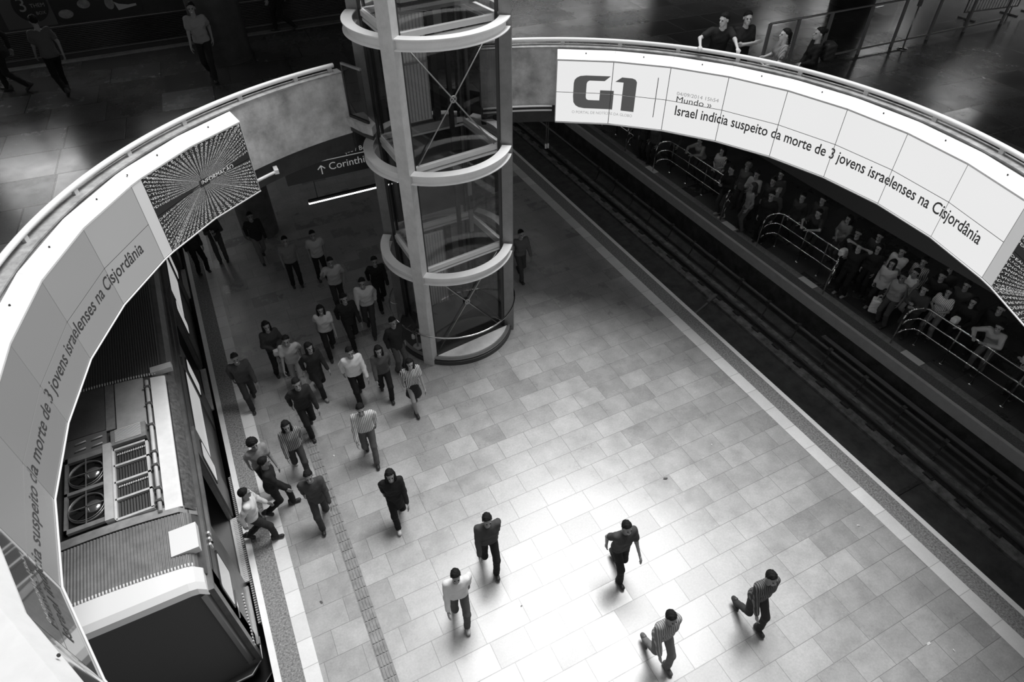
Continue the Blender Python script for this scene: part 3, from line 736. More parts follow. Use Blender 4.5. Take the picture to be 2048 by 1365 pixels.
# ---------------------------------------------------------------- far platform guard rails
RX = 14.56
def guard(y0, y1, near_hoop, far_hoop, label, posts):
    t = thing('guard_rail', (RX, (y0+y1)/2, 0), label, 'railing')
    for nm, z in (('top_rail', 1.12), ('middle_rail', .78), ('bottom_rail', .44)):
        pts = []
        if far_hoop: pts += [(RX-.42, y1+.16, z-.16), (RX-.34, y1+.13, z-.04), (RX-.22, y1+.08, z), (RX-.06, y1+.02, z)]
        pts += [(RX, y1-.1, z), (RX, y0+.1, z)]
        if near_hoop: pts += [(RX-.06, y0-.02, z), (RX-.22, y0-.08, z), (RX-.34, y0-.13, z-.04), (RX-.42, y0-.16, z-.16)]
        MB().tube(pts, .027 if z > 1 else .022, 10).build(nm, chrome, t)
    for y in posts:
        MB().tube([(RX, y, 0), (RX, y, 1.12)], .022, 8).build('post', mat('post_dark_chrome', .18, .25, .9), t)
        MB().lathe([(0, 0), (.05, 0), (.05, .02), (0, .025)], (RX, y), 12).build('foot_flange', chrome, t)
    for flag, y in ((far_hoop, y1+.16), (near_hoop, y0-.16)):
        if flag: MB().tube([(RX-.42, y, .98), (RX-.46, y+.01, .8), (RX-.49, y, 0)], .022, 8).build('hoop_leg', chrome, t)
guard(-1.5, 6.35, False, True, 'chrome guard rail with three tubes nearest the right edge of the frame', [6.2, 5.42, 4.63, 3.83, 2.9, 2, 1, 0, -1])
guard(8.95, 11.3, True, True, 'middle chrome guard rail in front of the waiting crowd', [11.2, 10.28, 9.5, 9.05])
guard(13.3, 16.7, True, True, 'far chrome guard rail partly hidden by people under the screens', [16.5, 15.6, 14.7, 13.7])
guard(18.8, 22, True, False, 'most distant short chrome guard rail below the logo screen', [19, 20, 21])
# beam along the back of the crowd
struct(MB().box((12.82, Y0, 3.4), (13.3, 24, 5.12)).build('trim_beam', mat('beam', .05, .6)))
struct(MB().box((20.5, Y0, 0), (20.7, 30, 5.12)).build('wall_right', mat('far_wall', .03, .7)))

for x0, x1, z0, z1, lab in ((-5.4, -3.3, 7.9, 9.3, 'added unseen glowing box high on the back wall above the round sign'), (-1.6, .2, 8.4, 9.3, 'added unseen glowing box high on the back wall left of the round column')):
    t = thing('added_glow_box', ((x0+x1)/2, YW-.05, z0), lab, 'lamp')  # unseen glowing box, added for the reflection on the left concourse floor
    MB().box((x0, YW-.08, z0), (x1, YW-.001, z1)).build('housing', fm, t); MB().box((x0+.04, YW-.09, z0+.04), (x1-.04, YW-.075, z1-.04)).build('lit_face', mat('added_glow_box_face', .7, .4, emit=5. if x0 < -3 else 2.), t)
# ---------------------------------------------------------------- train at the left platform
XR, XL, YF, YE = -1.95, -4.95, 5.86, 26.
XC = (XR+XL)/2
def roof_z(x, add=0.):
    t_ = abs(x-XC)/1.5
    return 2.80-.16*t_**2-(.30*((t_-.84)/.16)**2 if t_ > .84 else 0)+add
steel = mat('train_steel', .20, .35, .6, var=.25, vscale=3); roof_m = mat('train_roof', .30, .5, .2, var=.25, vscale=5)
roof_l = mat('train_roof_light', .62, .5, .1, var=.12, vscale=5); white_p = mat('train_white', .85, .35)
black = mat('train_black', .012, .4); dgrey = mat('train_dark_grey', .10, .4, coat=.1)
tr = thing('train_car', (XC, YF, -1.2), 'metro train car with fans on its roof standing at the left platform edge', 'train')
def roof_sheet(x0, x1, y0, y1, add, nm, M, n=14, th=.02, corr=0., mi=0):
    b = MB(); xs = []
    if corr:
        k = int(abs(x1-x0)/corr)*4
        xs = [x0+(x1-x0)*i/k for i in range(k+1)]; zs = [roof_z(x)+add+(.01 if i % 4 in (1, 2) else 0) for i, x in enumerate(xs)]
    else: xs = [x0+(x1-x0)*i/n for i in range(n+1)]; zs = [roof_z(x)+add for x in xs]
    m_ = len(xs); vs = [(x, y, z) for y in (y0, y1) for x, z in zip(xs, zs)]+[(x, y, z-th) for y in (y0, y1) for x, z in zip(xs, zs)]
    fs = []
    for i in range(m_-1):
        fs += [(i, i+1, m_+i+1, m_+i), (2*m_+i, 3*m_+i, 3*m_+i+1, 2*m_+i+1), (i, 2*m_+i, 2*m_+i+1, i+1), (m_+i, m_+i+1, 3*m_+i+1, 3*m_+i)]
    fs += [(0, m_, 3*m_, 2*m_), (m_-1, 3*m_-1, 4*m_-1, 2*m_-1)]
    return b.add(vs, fs).build(nm, M, tr)
# body shell: sides, floor, far side, rear
side = MB()
DOORS = [(7.35, 8.85), (12.1, 13.6), (16.8, 18.3), (21.5, 23)]
def side_wall(x0, x1, doors, nm):
    b = MB(); y = YF+.02
    for d0, d1 in doors:
        b.box((x0, y, -.05), (x1, d0, 2.42)); b.box((x0, d0, 2.12), (x1, d1, 2.42)); y = d1
    b.box((x0, y, -.05), (x1, YE, 2.42)); return b.build(nm, steel, tr)
side_wall(XR-.08, XR, DOORS, 'side_wall'); side_wall(XL, XL+.08, [], 'side_wall')
MB().box((XL, YF+.02, -.18), (XR, YE, -.05)).build('floor_pan', dgrey, tr)
MB().box((XL+.1, YF+.3, -1.0), (XR-.12, YE, -.18)).build('underframe', black, tr)
MB().box((XL+.08, YF+.4, -.05), (XR-.08, YE, -.02)).build('cabin_floor', mat('cabin_floor', .16, .5), tr)
# roof: corrugated rear, smooth middle, corrugated front
roof_sheet(XL, XR, 6.15, YE, -.03, 'roof_shell', steel, 40, .03)
roof_sheet(XL+.12, XR-.24, 10.62, YE, .0, 'ribbed_roof', mat('roof_ribs_dark', .13, .4, .4), corr=.043)
roof_sheet(XL+.12, XR-.12, 6.2, 7.2, .0, 'ribbed_roof', mat('roof_ribs', .22, .45, .3, var=.25), corr=.043)
b = MB()
for x in [XL+.2+.043*i for i in range(64)]:
    if x < XR-.15: b.tube([(x, 6.2, roof_z(x)+.012), (x, 6.255, roof_z(x)+.02)], .013, 6)
b.build('rib_ends', mat('rib_end_white', .75, .4), tr)
b = MB()
for x in [XL+.2+.043*i for i in range(58)]: b.tube([(x, 10.58, roof_z(x)+.01), (x, 10.64, roof_z(x)+.015)], .012, 6)
b.build('rib_ends', mat('rib_end_white', .75, .4), tr)
MB().box((-2.36, 10.60, roof_z(-2.2)-.03), (-1.99, 10.76, roof_z(-2.3)+.06)).build('junction_box', roof_l, tr)
roof_sheet(-2.96, -2.5, 9.3, 10.55, .02, 'roof_panel', mat('roof_panel_mid', .40, .5, var=.15, vscale=4))
roof_sheet(-3.12, -2.98, 9.38, 10.55, .02, 'roof_panel', roof_m)
roof_sheet(-4.6, -3.13, 9.42, 10.55, .02, 'roof_panel', mat('roof_panel_dark', .14, .5, var=.2, vscale=4))
roof_sheet(-4.6, -3.12, 8.98, 9.40, .025, 'vented_panel', mat('roof_panel_vent', .2, .5))
b = MB()
for x in (-3.5, -3.25):
    for y in (9.08, 9.24): b.tube([(x-.08, y, roof_z(x)+.05), (x+.08, y+.02, roof_z(x)+.05)], .014, 6)
b.build('vent_slot', roof_l, tr)
roof_sheet(-2.38, -2.14, 7.32, 10.5, .02, 'pale_side_panel', mat('roof_white_panel', .78, .5, var=.08))
roof_sheet(-2.12, -2.0, 7.3, 10.4, .015, 'gutter_strip', mat('gutter', .1, .5, var=.6, vscale=14))
b = MB().tube([(-2.435, 7.3, roof_z(-2.43)+.05), (-2.435, 10.4, roof_z(-2.43)+.05)], .032, 8); b.build('roof_pipe', roof_l, tr)
for y in (7.5, 7.75, 8.25, 8.55, 9.2, 9.75, 10.2): MB().box((-2.485, y-.02, roof_z(-2.43)), (-2.385, y+.02, roof_z(-2.43)+.1)).build('pipe_clamp', dgrey, tr)
# air conditioning unit: frame, fans, louvres
zr = roof_z(-3.1)+.05
b = MB().box((-3.16, 7.4, zr-.06), (-3.04, 9.0, zr+.05)); b.build('unit_spine', roof_l, tr)
b = MB()
for x0, x1, y0, y1 in ((-3.72, -3.16, 7.42, 7.5), (-3.72, -3.16, 8.84, 8.95), (-3.72, -3.68, 7.42, 8.95), (-3.72, -3.16, 8.15, 8.21)): b.box((x0, y0, zr-.03), (x1, y1, zr+.03))
b.build('fan_frame', roof_m, tr)
fw = MB().box((-3.7, 7.45, zr-.06), (-3.16, 8.9, zr-.045)).build('fan_well', black, tr)
for yc in (7.83, 8.52):
    xc = -3.42; f_ = MB().lathe([(.256, zr-.04), (.27, zr-.04), (.27, zr+.0), (.256, zr+.0), (.256, zr-.04)], (xc, yc), 40).build('fan_ring', alu, fw)
    MB().lathe([(0, zr+.015), (.06, zr+.01), (.11, zr-.01), (.13, zr-.04), (0, zr-.04)], (xc+.08, yc+.0), 28).build('fan_hub', mat('fan_hub', .45, .2, .8), fw)
    b = MB()
    for k in range(5):
        a = k*2*math.pi/5; b.beam((xc, yc, zr-.03), (xc+.23*math.cos(a), yc+.23*math.sin(a), zr-.02), .1, .006)
    b.build('fan_blade', mat('fan_blade', .03, .3, .5), fw)
    b = MB()
    b.beam((-3.68, yc, zr+.02), (-3.16, yc, zr+.02), .018, .012).beam((xc-.0, yc-.33, zr+.02), (xc, yc+.33, zr+.02), .018, .012)
    for rr_ in (.25,): b.tube([(xc+rr_*math.cos(t_), yc+rr_*math.sin(t_), zr+.02) for t_ in [2*math.pi*i/36 for i in range(36)]], .006, 6, closed=True)
    b.build('fan_guard', alu, fw)
zl = roof_z(-2.75)+.03
lw = MB().box((-3.02, 7.4, zl-.05), (-2.5, 8.88, zl-.03)).build('louvre_well', black, tr)
b = MB()
for y in (7.4, 7.79, 8.14, 8.5, 8.86): b.box((-3.03, y-.02, zl-.04), (-2.5, y+.02, zl+.03))
for x in (-3.03, -2.52): b.box((x-.02, 7.4, zl-.04), (x+.02, 8.88, zl+.03))
b.build('louvre_frame', roof_l, lw)
b = MB()
for x in [-2.99+.042*i for i in range(12)]: b.beam((x, 7.42, zl-.02), (x, 8.84, zl-.02), .028, .006, up=(.5, 0, 1))
b.build('louvre_slats', mat('slat_dark', .03, .4), lw)
b = MB()
for y in (8.74, 8.04):
    for i in range(14): b.tube([(-2.98+.034*i, y, zl-.005), (-2.96+.034*i, y+.03, zl)], .01, 5)
b.build('slat_clips', mat('clip_white', .7, .4), lw)
MB().box((-3.05, 8.95, zl-.02), (-2.51, 9.3, zl+.05)).build('grille_box', roof_m, tr)
b = MB()
for y in [9.0+.027*i for i in range(11)]: b.box((-2.98, y, zl+.05), (-2.58, y+.014, zl+.065))
b.build('grille_bars', mat('grille_white', .72, .45), tr)
roof_sheet(XL+.12, -2.0, 7.22, 7.37, .02, 'roof_panel', roof_m)
# white hatch
MB().box((-2.37, 6.44, roof_z(-2.1)-.02), (-1.99, 6.9, roof_z(-2.3)+.035)).build('roof_hatch', white_p, tr)
# front cap, rounded corner, dark front
b = MB(); xs = [XL+.08+(XR-XL-.16)*i/30 for i in range(31)]; prof = []
def capy(x): return .12*(1-((x-XC)/1.5)**2)
vs = []; fs = []
for x in xs:
    z = roof_z(x); y = YF-capy(x)
    for p in ((6.22, z-.01), (6.2, z+.02), (y+.12, z+.0), (y+.03, z-.06), (y, z-.16), (y+.05, z-.22), (6.22, z-.2)): vs.append((x, *p))
for i in range(30):
    for k in range(7): fs.append((7*i+k, 7*i+(k+1) % 7, 7*i+7+(k+1) % 7, 7*i+7+k))
fs += [tuple(range(7)), tuple(210+k for k in range(7))[::-1]]
b.add(vs, fs).build('front_cap', white_p, tr)
b = MB(); vs = []; fs = []
for x in xs:
    y = YF-capy(x)+.06; z = roof_z(x)-.19
    for p in ((y, -.28), (y, .8), (y+.02, z), (y+.35, z), (y+.35, -.28)): vs.append((x, *p))
for i in range(30):
    for k in range(5): fs.append((5*i+k, 5*i+(k+1) % 5, 5*i+5+(k+1) % 5, 5*i+5+k))
fs += [tuple(range(5)), tuple(150+k for k in range(5))[::-1]]
b.add(vs, fs).build('front_panel', dgrey, tr)
MB().prism([(XR-.14, YF+.02), (XR, YF+.16), (XR, YF+.4), (XR-.2, YF+.4), (XR-.2, YF)], -.1, 2.36).build('corner_post', mat('corner_grey', .26, .35, .3), tr)
# skirt and coupler plate with pale edge lines at the front bottom
b = MB().prism([(XL+.2, YF-.16), (XR-.22, YF-.1), (XR-.02, YF+.1), (XR-.02, YF+.6), (XL+.2, YF+.6)], -.34, -.28); b.build('front_step', dgrey, tr)
b = MB().tube([(XL+.2, YF-.16, -.275), (XR-.22, YF-.1, -.275), (XR-.02, YF+.1, -.275), (XR-.0, YF+.5, -.275)], .012, 6); b.build('step_edge', white_p, tr)
b = MB().prism([(XL+.1, YF-.3), (XR-.2, YF-.22), (XR+.03, YF+.0), (XR+.03, YF+.6), (XL+.1, YF+.6)], -.9, -.7); b.build('skirt', black, tr)
b = MB().tube([(XL+.1, YF-.3, -.69), (XR-.2, YF-.22, -.69), (XR+.03, YF+.0, -.69), (XR+.03, YF+.5, -.69)], .012, 6); b.build('skirt_edge', roof_l, tr)
# side details: windows, open doors, sill comb, steps
glz = mat('train_window_glow', .2, .1, 0, emit=.4)  # glow put into the panes; no light is built inside the car
def window(y0, y1, z0, z1, X=XR+.004):
    pts = rrect(y0, z0, y1, z1, .08, 5); n_ = len(pts)
    b = MB(); b.add([(X+.012, y, z) for y, z in pts]+[(X-.01, y, z) for y, z in pts], [tuple(range(n_)), tuple(range(n_, 2*n_))[::-1]]+[(i, (i+1) % n_, n_+(i+1) % n_, n_+i) for i in range(n_)])
    o = b.build('window_surround', black, tr)
    pts = rrect(y0+.05, z0+.05, y1-.05, z1-.05, .06, 5)
    b = MB(); b.add([(X+.016, y, z) for y, z in pts]+[(X+.008, y, z) for y, z in pts], [tuple(range(n_)), tuple(range(n_, 2*n_))[::-1]]+[(i, (i+1) % n_, n_+(i+1) % n_, n_+i) for i in range(n_)])
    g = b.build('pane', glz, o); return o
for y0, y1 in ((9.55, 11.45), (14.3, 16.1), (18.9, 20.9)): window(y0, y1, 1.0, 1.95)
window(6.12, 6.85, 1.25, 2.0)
for d0, d1 in DOORS:
    for y0, y1 in ((d0-.72, d0-.03), (d1+.03, d1+.72)):
        if y0 < 7: continue
        o = MB().box((XR+.0, y0, .02), (XR+.035, y1, 2.1)).build('door_leaf', mat('door_steel', .14, .35, .5), tr)
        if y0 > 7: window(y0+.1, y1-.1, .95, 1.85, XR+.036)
    MB().box((XR-.02, d0-.5, 2.13), (XR+.04, d1+.5, 2.2)).build('door_track', steel, tr)
    b = MB().box((XR-.05, d0, -.06), (XR+.075, d1, -.01))
    for i in range(36): b.box((XR+.0, d0+.02+i*(d1-d0)/36.5, -.01), (XR+.075, d0+.04+i*(d1-d0)/36.5, .0))
    b.build('door_sill', roof_l, tr)
b = MB()
for i in range(3): b.box((XR, 6.74+i*.11, 2.16), (XR+.03, 6.78+i*.11, 2.28))
b.build('signal_lamps', mat('lamp_white', .8, .3), tr)
b = MB().tube([(XR+.03, 6.0, 1.18), (XR+.03, 6.5, 1.2)], .012, 6); b.build('hand_grip', alu, tr)
for i in range(16): MB().box((XR, 5.98+i*.055, .30+i*.01), (XR+.02, 6.005+i*.055, .36+i*.01)).build('vent_slat', roof_l, tr)
b = MB().box((XR+.0, 6.05, .02), (XR+.05, 7.2, .08)); b.build('sole_bar', alu, tr)
# second comb strip fixed to the platform edge
cs = MB()
for i in range(70): cs.box((-1.885, 6.5+i*.05, -.12), (-1.81, 6.53+i*.05, -.08))
cs.box((-1.85, 6.48, -.16), (-1.80, 10.05, -.12))
tag(cs.build('gap_filler_comb', mat('comb', .4, .6)), 'ribbed rubber comb along the platform edge beside the train doors', 'gap filler')
# ---------------------------------------------------------------- people
def cone(P, a, b, ra, rb):
    a = np.asarray(a, float); b = np.asarray(b, float); ba = b-a; pa = P-a
    h = np.clip(pa@ba/max(ba@ba, 1e-9), 0, 1)
    return np.linalg.norm(pa-h[:, None]*ba, axis=1)-(ra+(rb-ra)*h)
def ell(P, c, r):
    q = (P-np.asarray(c))/np.asarray(r); k0 = np.linalg.norm(q, axis=1); k1 = np.linalg.norm(q/np.asarray(r), axis=1)
    return k0*(k0-1)/np.maximum(k1, 1e-6)
def smin(a, b, k):
    h = np.clip(.5+.5*(b-a)/k, 0, 1); return b+(a-b)*h-k*h*(1-h)
def smax(a, b, k): return -smin(-a, -b, k)
def snets(f, lo, hi, h):
    lo = np.asarray(lo, float); n = np.maximum(np.ceil((np.asarray(hi)-lo)/h).astype(int)+1, 3)
    g = np.stack(np.meshgrid(*[lo[i]+h*np.arange(n[i]) for i in range(3)], indexing='ij'), -1).reshape(-1, 3)
    S = f(g).reshape(n); ins = S < 0; c = n-1
    acc = np.zeros((*c, 3)); cnt = np.zeros(c)
    for ax in range(3):
        o1, o2 = [i for i in range(3) if i != ax]
        for i in (0, 1):
            for j in (0, 1):
                sl = [slice(None)]*3; sl[ax] = slice(0, n[ax]-1); sl[o1] = slice(i, n[o1]-1+i); sl[o2] = slice(j, n[o2]-1+j)
                s0 = S[tuple(sl)]; sl[ax] = slice(1, n[ax]); s1 = S[tuple(sl)]
                m_ = (s0 < 0) != (s1 < 0); t = np.where(m_, s0/np.where(m_, s0-s1, 1), 0)
                acc[..., ax] += t; acc[..., o1] += i*m_; acc[..., o2] += j*m_; cnt += m_
    act = cnt > 0; idx = -np.ones(c, int); idx[act] = np.arange(act.sum())
    V = lo+h*(np.argwhere(act)+acc[act]/cnt[act][:, None]); Fs = []
    for ax in range(3):
        o1, o2 = (ax+1) % 3, (ax+2) % 3
        sl = [slice(1, n[k]-1) for k in range(3)]; sl[ax] = slice(0, n[ax]-1); A = ins[tuple(sl)]
        sl[ax] = slice(1, n[ax]); B = ins[tuple(sl)]
        for flip, m_ in ((False, A & ~B), (True, ~A & B)):
            e = np.argwhere(m_)
            if not len(e): continue
            q = e.copy(); q[:, o1] += 1; q[:, o2] += 1
            def cell(d1, d2):
                r = q.copy(); r[:, o1] += d1; r[:, o2] += d2; return idx[r[:, 0], r[:, 1], r[:, 2]]
            Q = np.stack([cell(-1, -1), cell(0, -1), cell(0, 0), cell(-1, 0)], 1)
            Fs.append(Q[:, ::-1] if flip else Q)
    return V, np.concatenate(Fs) if Fs else np.zeros((0, 4), int)
def np_obj(name, parts, mats, parent):
    V = np.concatenate([p[0] for p in parts]); Fc = []; mi = []; b = 0
    for v, f, k in parts: Fc.append(f+b); mi.append(np.full(len(f), k)); b += len(v)
    Fc = np.concatenate(Fc); mi = np.concatenate(mi)
    me = bpy.data.meshes.new(name); me.vertices.add(len(V)); me.vertices.foreach_set('co', V.astype(np.float32).ravel())
    me.loops.add(Fc.size); me.loops.foreach_set('vertex_index', Fc.astype(np.int32).ravel())
    me.polygons.add(len(Fc)); me.polygons.foreach_set('loop_start', np.arange(0, Fc.size, 4, dtype=np.int32))
    for M in mats: me.materials.append(M)
    me.polygons.foreach_set('material_index', mi.astype(np.int32)); me.polygons.foreach_set('use_smooth', np.ones(len(Fc), bool))
    me.update(calc_edges=True); me.validate()
    o = bpy.data.objects.new(name, me); COL.objects.link(o); o.parent = parent; return o
# canonical head, hair, hands and shoe
def head_f(P):
    d = ell(P, (0, -.012, .036), (.076, .096, .088)); d = smin(d, ell(P, (0, .03, -.045), (.057, .06, .068)), .035)
    d = smin(d, cone(P, (0, .068, -.094), (0, .068, -.09), .02, .02), .035)
    d = smin(d, cone(P, (0, .09, .016), (0, .108, -.022), .008, .014), .012)
    d = smin(d, cone(P, (-.034, .078, .03), (.034, .078, .03), .011, .011), .015)
    for s in (-1, 1):
        d = smax(d, -cone(P, (s*.032, .101, .008), (s*.032, .101, .007), .016, .016), .01)
        d = smin(d, ell(P, (s*.079, -.012, 0), (.011, .021, .033)), .008)
    d = smax(d, -cone(P, (-.022, .1, -.056), (.022, .1, -.056), .005, .005), .006)
    return smin(d, cone(P, (0, -.02, -.06), (0, -.03, -.15), .05, .052), .02)
HEAD = snets(head_f, (-.11, -.13, -.17), (.11, .14, .145), .0085)
def ball(c, r): return snets(lambda P: ell(P, c, r), np.array(c)-np.array(r)-.008, np.array(c)+np.array(r)+.008, max(r)/3.2)
EYES = [ball((s*.032, .084, .008), (.0135, .012, .010)) for s in (-1, 1)]; LIPS = [ball((0, .092, -.057), (.022, .009, .009))]
def hair_f(kind):
    def f(P):
        d = ell(P, (0, -.014, .04), (.086, .106, .097))
        n_ = np.array((0, -.135, .155))/.2055; cut = -((P-np.array((0, .078, .088)))@n_)
        d = smax(d, cut, .012)
        if kind == 'long':
            d = smin(d, cone(P, (0, -.075, -.02), (0, -.10, -.25), .075, .06), .05)
            for s in (-1, 1): d = smin(d, cone(P, (s*.07, -.02, .03), (s*.085, .0, -.18), .03, .03), .03)
        elif kind == 'pony':
            d = smin(d, cone(P, (0, -.11, .03), (0, -.15, -.16), .035, .02), .03)
        elif kind == 'bun': d = smin(d, cone(P, (0, -.12, .07), (0, -.125, .07), .042, .042), .02)
        elif kind == 'curly':
            d = smin(d, ell(P, (0, -.03, .03), (.115, .125, .12)), .02); d = smax(d, cut-.03, .02)
            d = d+.006*np.sin(P[:, 0]*90)*np.sin(P[:, 1]*90)*np.sin(P[:, 2]*90)
        elif kind == 'cap':
            d = smin(d, ell(P, (0, .11, .07), (.07, .07, .01)), .01)
        return d+.005*np.sin(P[:, 0]*95+P[:, 2]*50)*np.sin(P[:, 1]*70+1)+.003*np.sin(P[:, 1]*140+P[:, 0]*60)
    return f
HAIR = {k: snets(hair_f(k), (-.15, -.22, -.34), (.15, .2, .18), .0115) for k in ('short', 'long', 'pony', 'bun', 'curly', 'cap')}
def hand_f(curl):
    segs = []
    for i, (x, L) in enumerate(((-.031, .070), (-.0105, .078), (.0105, .073), (.031, .057))):
        p = np.array((x*.9, 0, -.082)); a = 0.; pr_ = [p]
        for j, fr in enumerate((.45, .32, .23)):
            a += curl*(.55, .75, .6)[j]; p = p+L*fr*np.array((x*.6, math.sin(a), -math.cos(a))); pr_.append(p)
        segs.append(pr_)
    def f(P):
        d = smin(cone(P, (-.022, 0, -.03), (-.028, 0, -.08), .016, .013), cone(P, (.022, 0, -.03), (.026, 0, -.08), .016, .013), .02)
        d = smin(d, cone(P, (0, 0, .02), (0, 0, -.06), .026, .018), .015)
        for s in segs:
            e = np.minimum.reduce([cone(P, s[j], s[j+1], .0088-.0008*j, .0082-.0008*j) for j in range(3)]); d = smin(d, e, .006)
        t0 = np.array((-.03, .004, -.022)); t1 = t0+np.array((-.026, .018, -.028)); t2 = t1+np.array((-.008+.02*curl, .012+.01*curl, -.028))
        return smin(d, np.minimum(cone(P, t0, t1, .013, .010), cone(P, t1, t2, .0098, .008)), .008)
    return f
HANDS = {k: snets(hand_f(c), (-.085, -.045, -.175), (.06, .1, .035), .0062) for k, c in (('relax', .45), ('grip', 1.35), ('flat', .15))}
def shoe_f(P):
    d = smin(cone(P, (0, -.065, .035), (0, .12, .028), .042, .04), cone(P, (0, -.05, .05), (0, -.05, .1), .042, .042), .03)
    return smax(d, -P[:, 2], .004)
SHOE = snets(shoe_f, (-.07, -.13, -.012), (.07, .19, .155), .012)
def xf(mesh, M, k=1., mirror=False):
    V, Fq = mesh; V = V*k
    if mirror: V = V*np.array((-1, 1, 1)); Fq = Fq[:, ::-1]
    M = np.array(M); return V@M[:3, :3].T+M[:3, 3], Fq
def frame(o, x, y, z): return np.array([[x[0], y[0], z[0], o[0]], [x[1], y[1], z[1], o[1]], [x[2], y[2], z[2], o[2]], [0, 0, 0, 1.]])
def unit(v): v = np.asarray(v, float); return v/max(np.linalg.norm(v), 1e-9)
def ik(a, b, l1, l2, hint):
    a, b = np.asarray(a, float), np.asarray(b, float); d = b-a; L = np.linalg.norm(d)
    if L > (l1+l2)*.995: b = a+d/L*(l1+l2)*.995; d = b-a; L = np.linalg.norm(d)
    x = (l1*l1-l2*l2+L*L)/(2*L); hgt = math.sqrt(max(l1*l1-x*x, 1e-6)); u = d/L
    hv = np.asarray(hint, float); hv = hv-u*(hv@u); return a+u*x+unit(hv)*hgt, b
CL = {}
def cloth(v, rough=.85):
    v = round(v, 3); return mat('cloth_%03d' % int(v*1000), v, rough, spec=.25, bump=.25, bscale=55)
def skin(v): return mat('skin_%02d' % int(v*100), v, .5, spec=.35)
def person(x, y, z0, face, h, label, top=.1, bottom=.04, hair='short', hairv=.012, pose='stand', sty='tee', legs='trousers', skinv=.3, shoe=.03, female=False, ph=0., lean=.03, look=(0, 0), hands=None, vox=.016, group=None, feet=None, stripes=0., strap=None):
    t = thing('person', (x, y, z0), label, 'person', group, rz=R(face))
    k = h/1.72; rr = random.Random(int(abs(x*977+y*131))); sw = .150 if female else .168
    ca, sa = math.cos(R(face)), math.sin(R(face))
    def w2l(p): dx, dy = p[0]-x, p[1]-y; return np.array((dx*ca+dy*sa, -dx*sa+dy*ca, p[2]-z0))
    step = 0.
    if pose.startswith('walk'): step = .25*k
    hz = (.90 if not step else .085+math.sqrt(.82**2-.245**2)+.005)*k
    P = np.array((0, 0, hz)); lean_ = lean+(.06 if step else 0)
    U = np.array((0, math.sin(lean_), math.cos(lean_))); Fv = np.array((0, math.cos(lean_), -math.sin(lean_))); X = np.array((1., 0, 0))
    if lean_ > .15: P = P-np.array((0, .10*k, 0))
    T = lambda a, b, c: P+(X*a+Fv*b+U*c)*k
    # legs
    legs_j = []
    for s in (-1, 1):
        hip = P+np.array((s*.088, 0, -.02))*k
        if step:
            fr = (s*ph > 0) or (ph == 0 and s > 0)
            an = np.array((s*.07*k, step if fr else -step, (.085 if fr else .15)*k)); pitch = .12 if fr else -.65
        else: an = np.array((s*(.10+.03*rr.random())*k, (rr.random()-.5)*.12*k, .085*k)); pitch = 0
        kn, an = ik(hip, an, .43*k, .41*k, (s*.08, 1, 0)); legs_j.append((hip, kn, an, pitch, s))
    # arms
    arms = []
    for s in (-1, 1):
        sh = T(s*sw, -.01, .475); hint = (s*.35, -1, -.2); hand = 'relax'; pn = np.array((-s, .0, 0.))
        if pose in ('stand', 'walk', 'bag', 'walkbag'):
            q = (s*ph if step else (rr.random()-.5)*.3)*-1 if ph else (rr.random()-.5)
            wr = sh+np.array((s*.05, .20*np.clip(q, -1, 1)*(1 if step else .4)+.04, -.52+.03*abs(q)))*k
            if 'bag' in pose and s > 0: hand = 'grip'
        elif pose == 'fold': wr = T(-s*.10, .20+.03*s, .27+.02*s); hint = (s*1, -.1, -.5); hand = 'flat'; pn = np.array((0, -1, 0.))
        elif pose == 'clasp': wr = T(s*.035, .20, .10); hint = (s*1, -.5, -.2); pn = np.array((0, -1., 0))
        elif pose == 'phone': wr = T(.05, .30, .33) if s > 0 else T(-.06, .24, .22); hint = (s*.6, -.3, -1); hand = 'grip'; pn = np.array((0, -1., 0))
        elif pose == 'hip': wr = T(s*.19, .02, .08); hint = (s*1, -.4, 0); hand = 'flat'
        elif pose == 'head': wr = T(s*.09, -.06, .66); hint = (s*1, .25, .1); hand = 'flat'; pn = np.array((0, 1., 0))
        elif pose in ('raise', 'walkraise'):
            wr = T(.28, .38, .62) if s > 0 else sh+np.array((s*.05, .05, -.5))*k; hint = (s*.5, -.3, -1)
        elif pose == 'gest': wr = T(s*.12-.02, .30, .18+.05*s); hint = (s*.8, -.5, -.6); hand = 'flat'
        elif pose in ('rail', 'lean'):
            wr = w2l(hands[0 if s < 0 else 1]); hint = (s*1, -.3, -.3); hand = 'grip' if pose == 'rail' else 'flat'; pn = np.array((0, 0, -1.))
        el, wr = ik(sh, wr, .29*k, .26*k, hint); arms.append((sh, el, wr, hand, pn, s))
    nb = T(0, -.01, .52); hd = unit(U+np.array((0, .1, .9))); hc = nb+hd*.165*k
    shw = .86 if female else 1.
    def torso(Pt, g):
        d = cone(Pt, T(-sw*.75, -.01, .45), T(sw*.75, -.01, .45), (.058+g)*k, (.058+g)*k)
        d = smin(d, cone(Pt, T(-.07, .01, .34), T(.07, .01, .34), (.1+g)*k, (.1+g)*k), .08*k)
        d = smin(d, cone(Pt, T(-.055, .01, .18), T(.055, .01, .18), (.088*shw+.008+g)*k, (.088*shw+.008+g)*k), .07*k)
        return smin(d, cone(Pt, T(-.065, -.01, .02), T(.065, -.01, .02), (.104+g)*k, (.104+g)*k), .07*k)
    def leg(Pt, g, L, f1=1., cutk=1.):
        hip, kn, an, _, s = L; end = an+(kn-an)*(1-cutk)
        d = cone(Pt, hip, kn, (.078+g)*k, (.054+g)*k)
        return smin(d, cone(Pt, kn, end, (.053+g)*k, (.036+g)*k*f1), .03*k) if cutk > 0 else cone(Pt, hip, kn+(hip-kn)*.12, (.082+g)*k, (.066+g)*k)
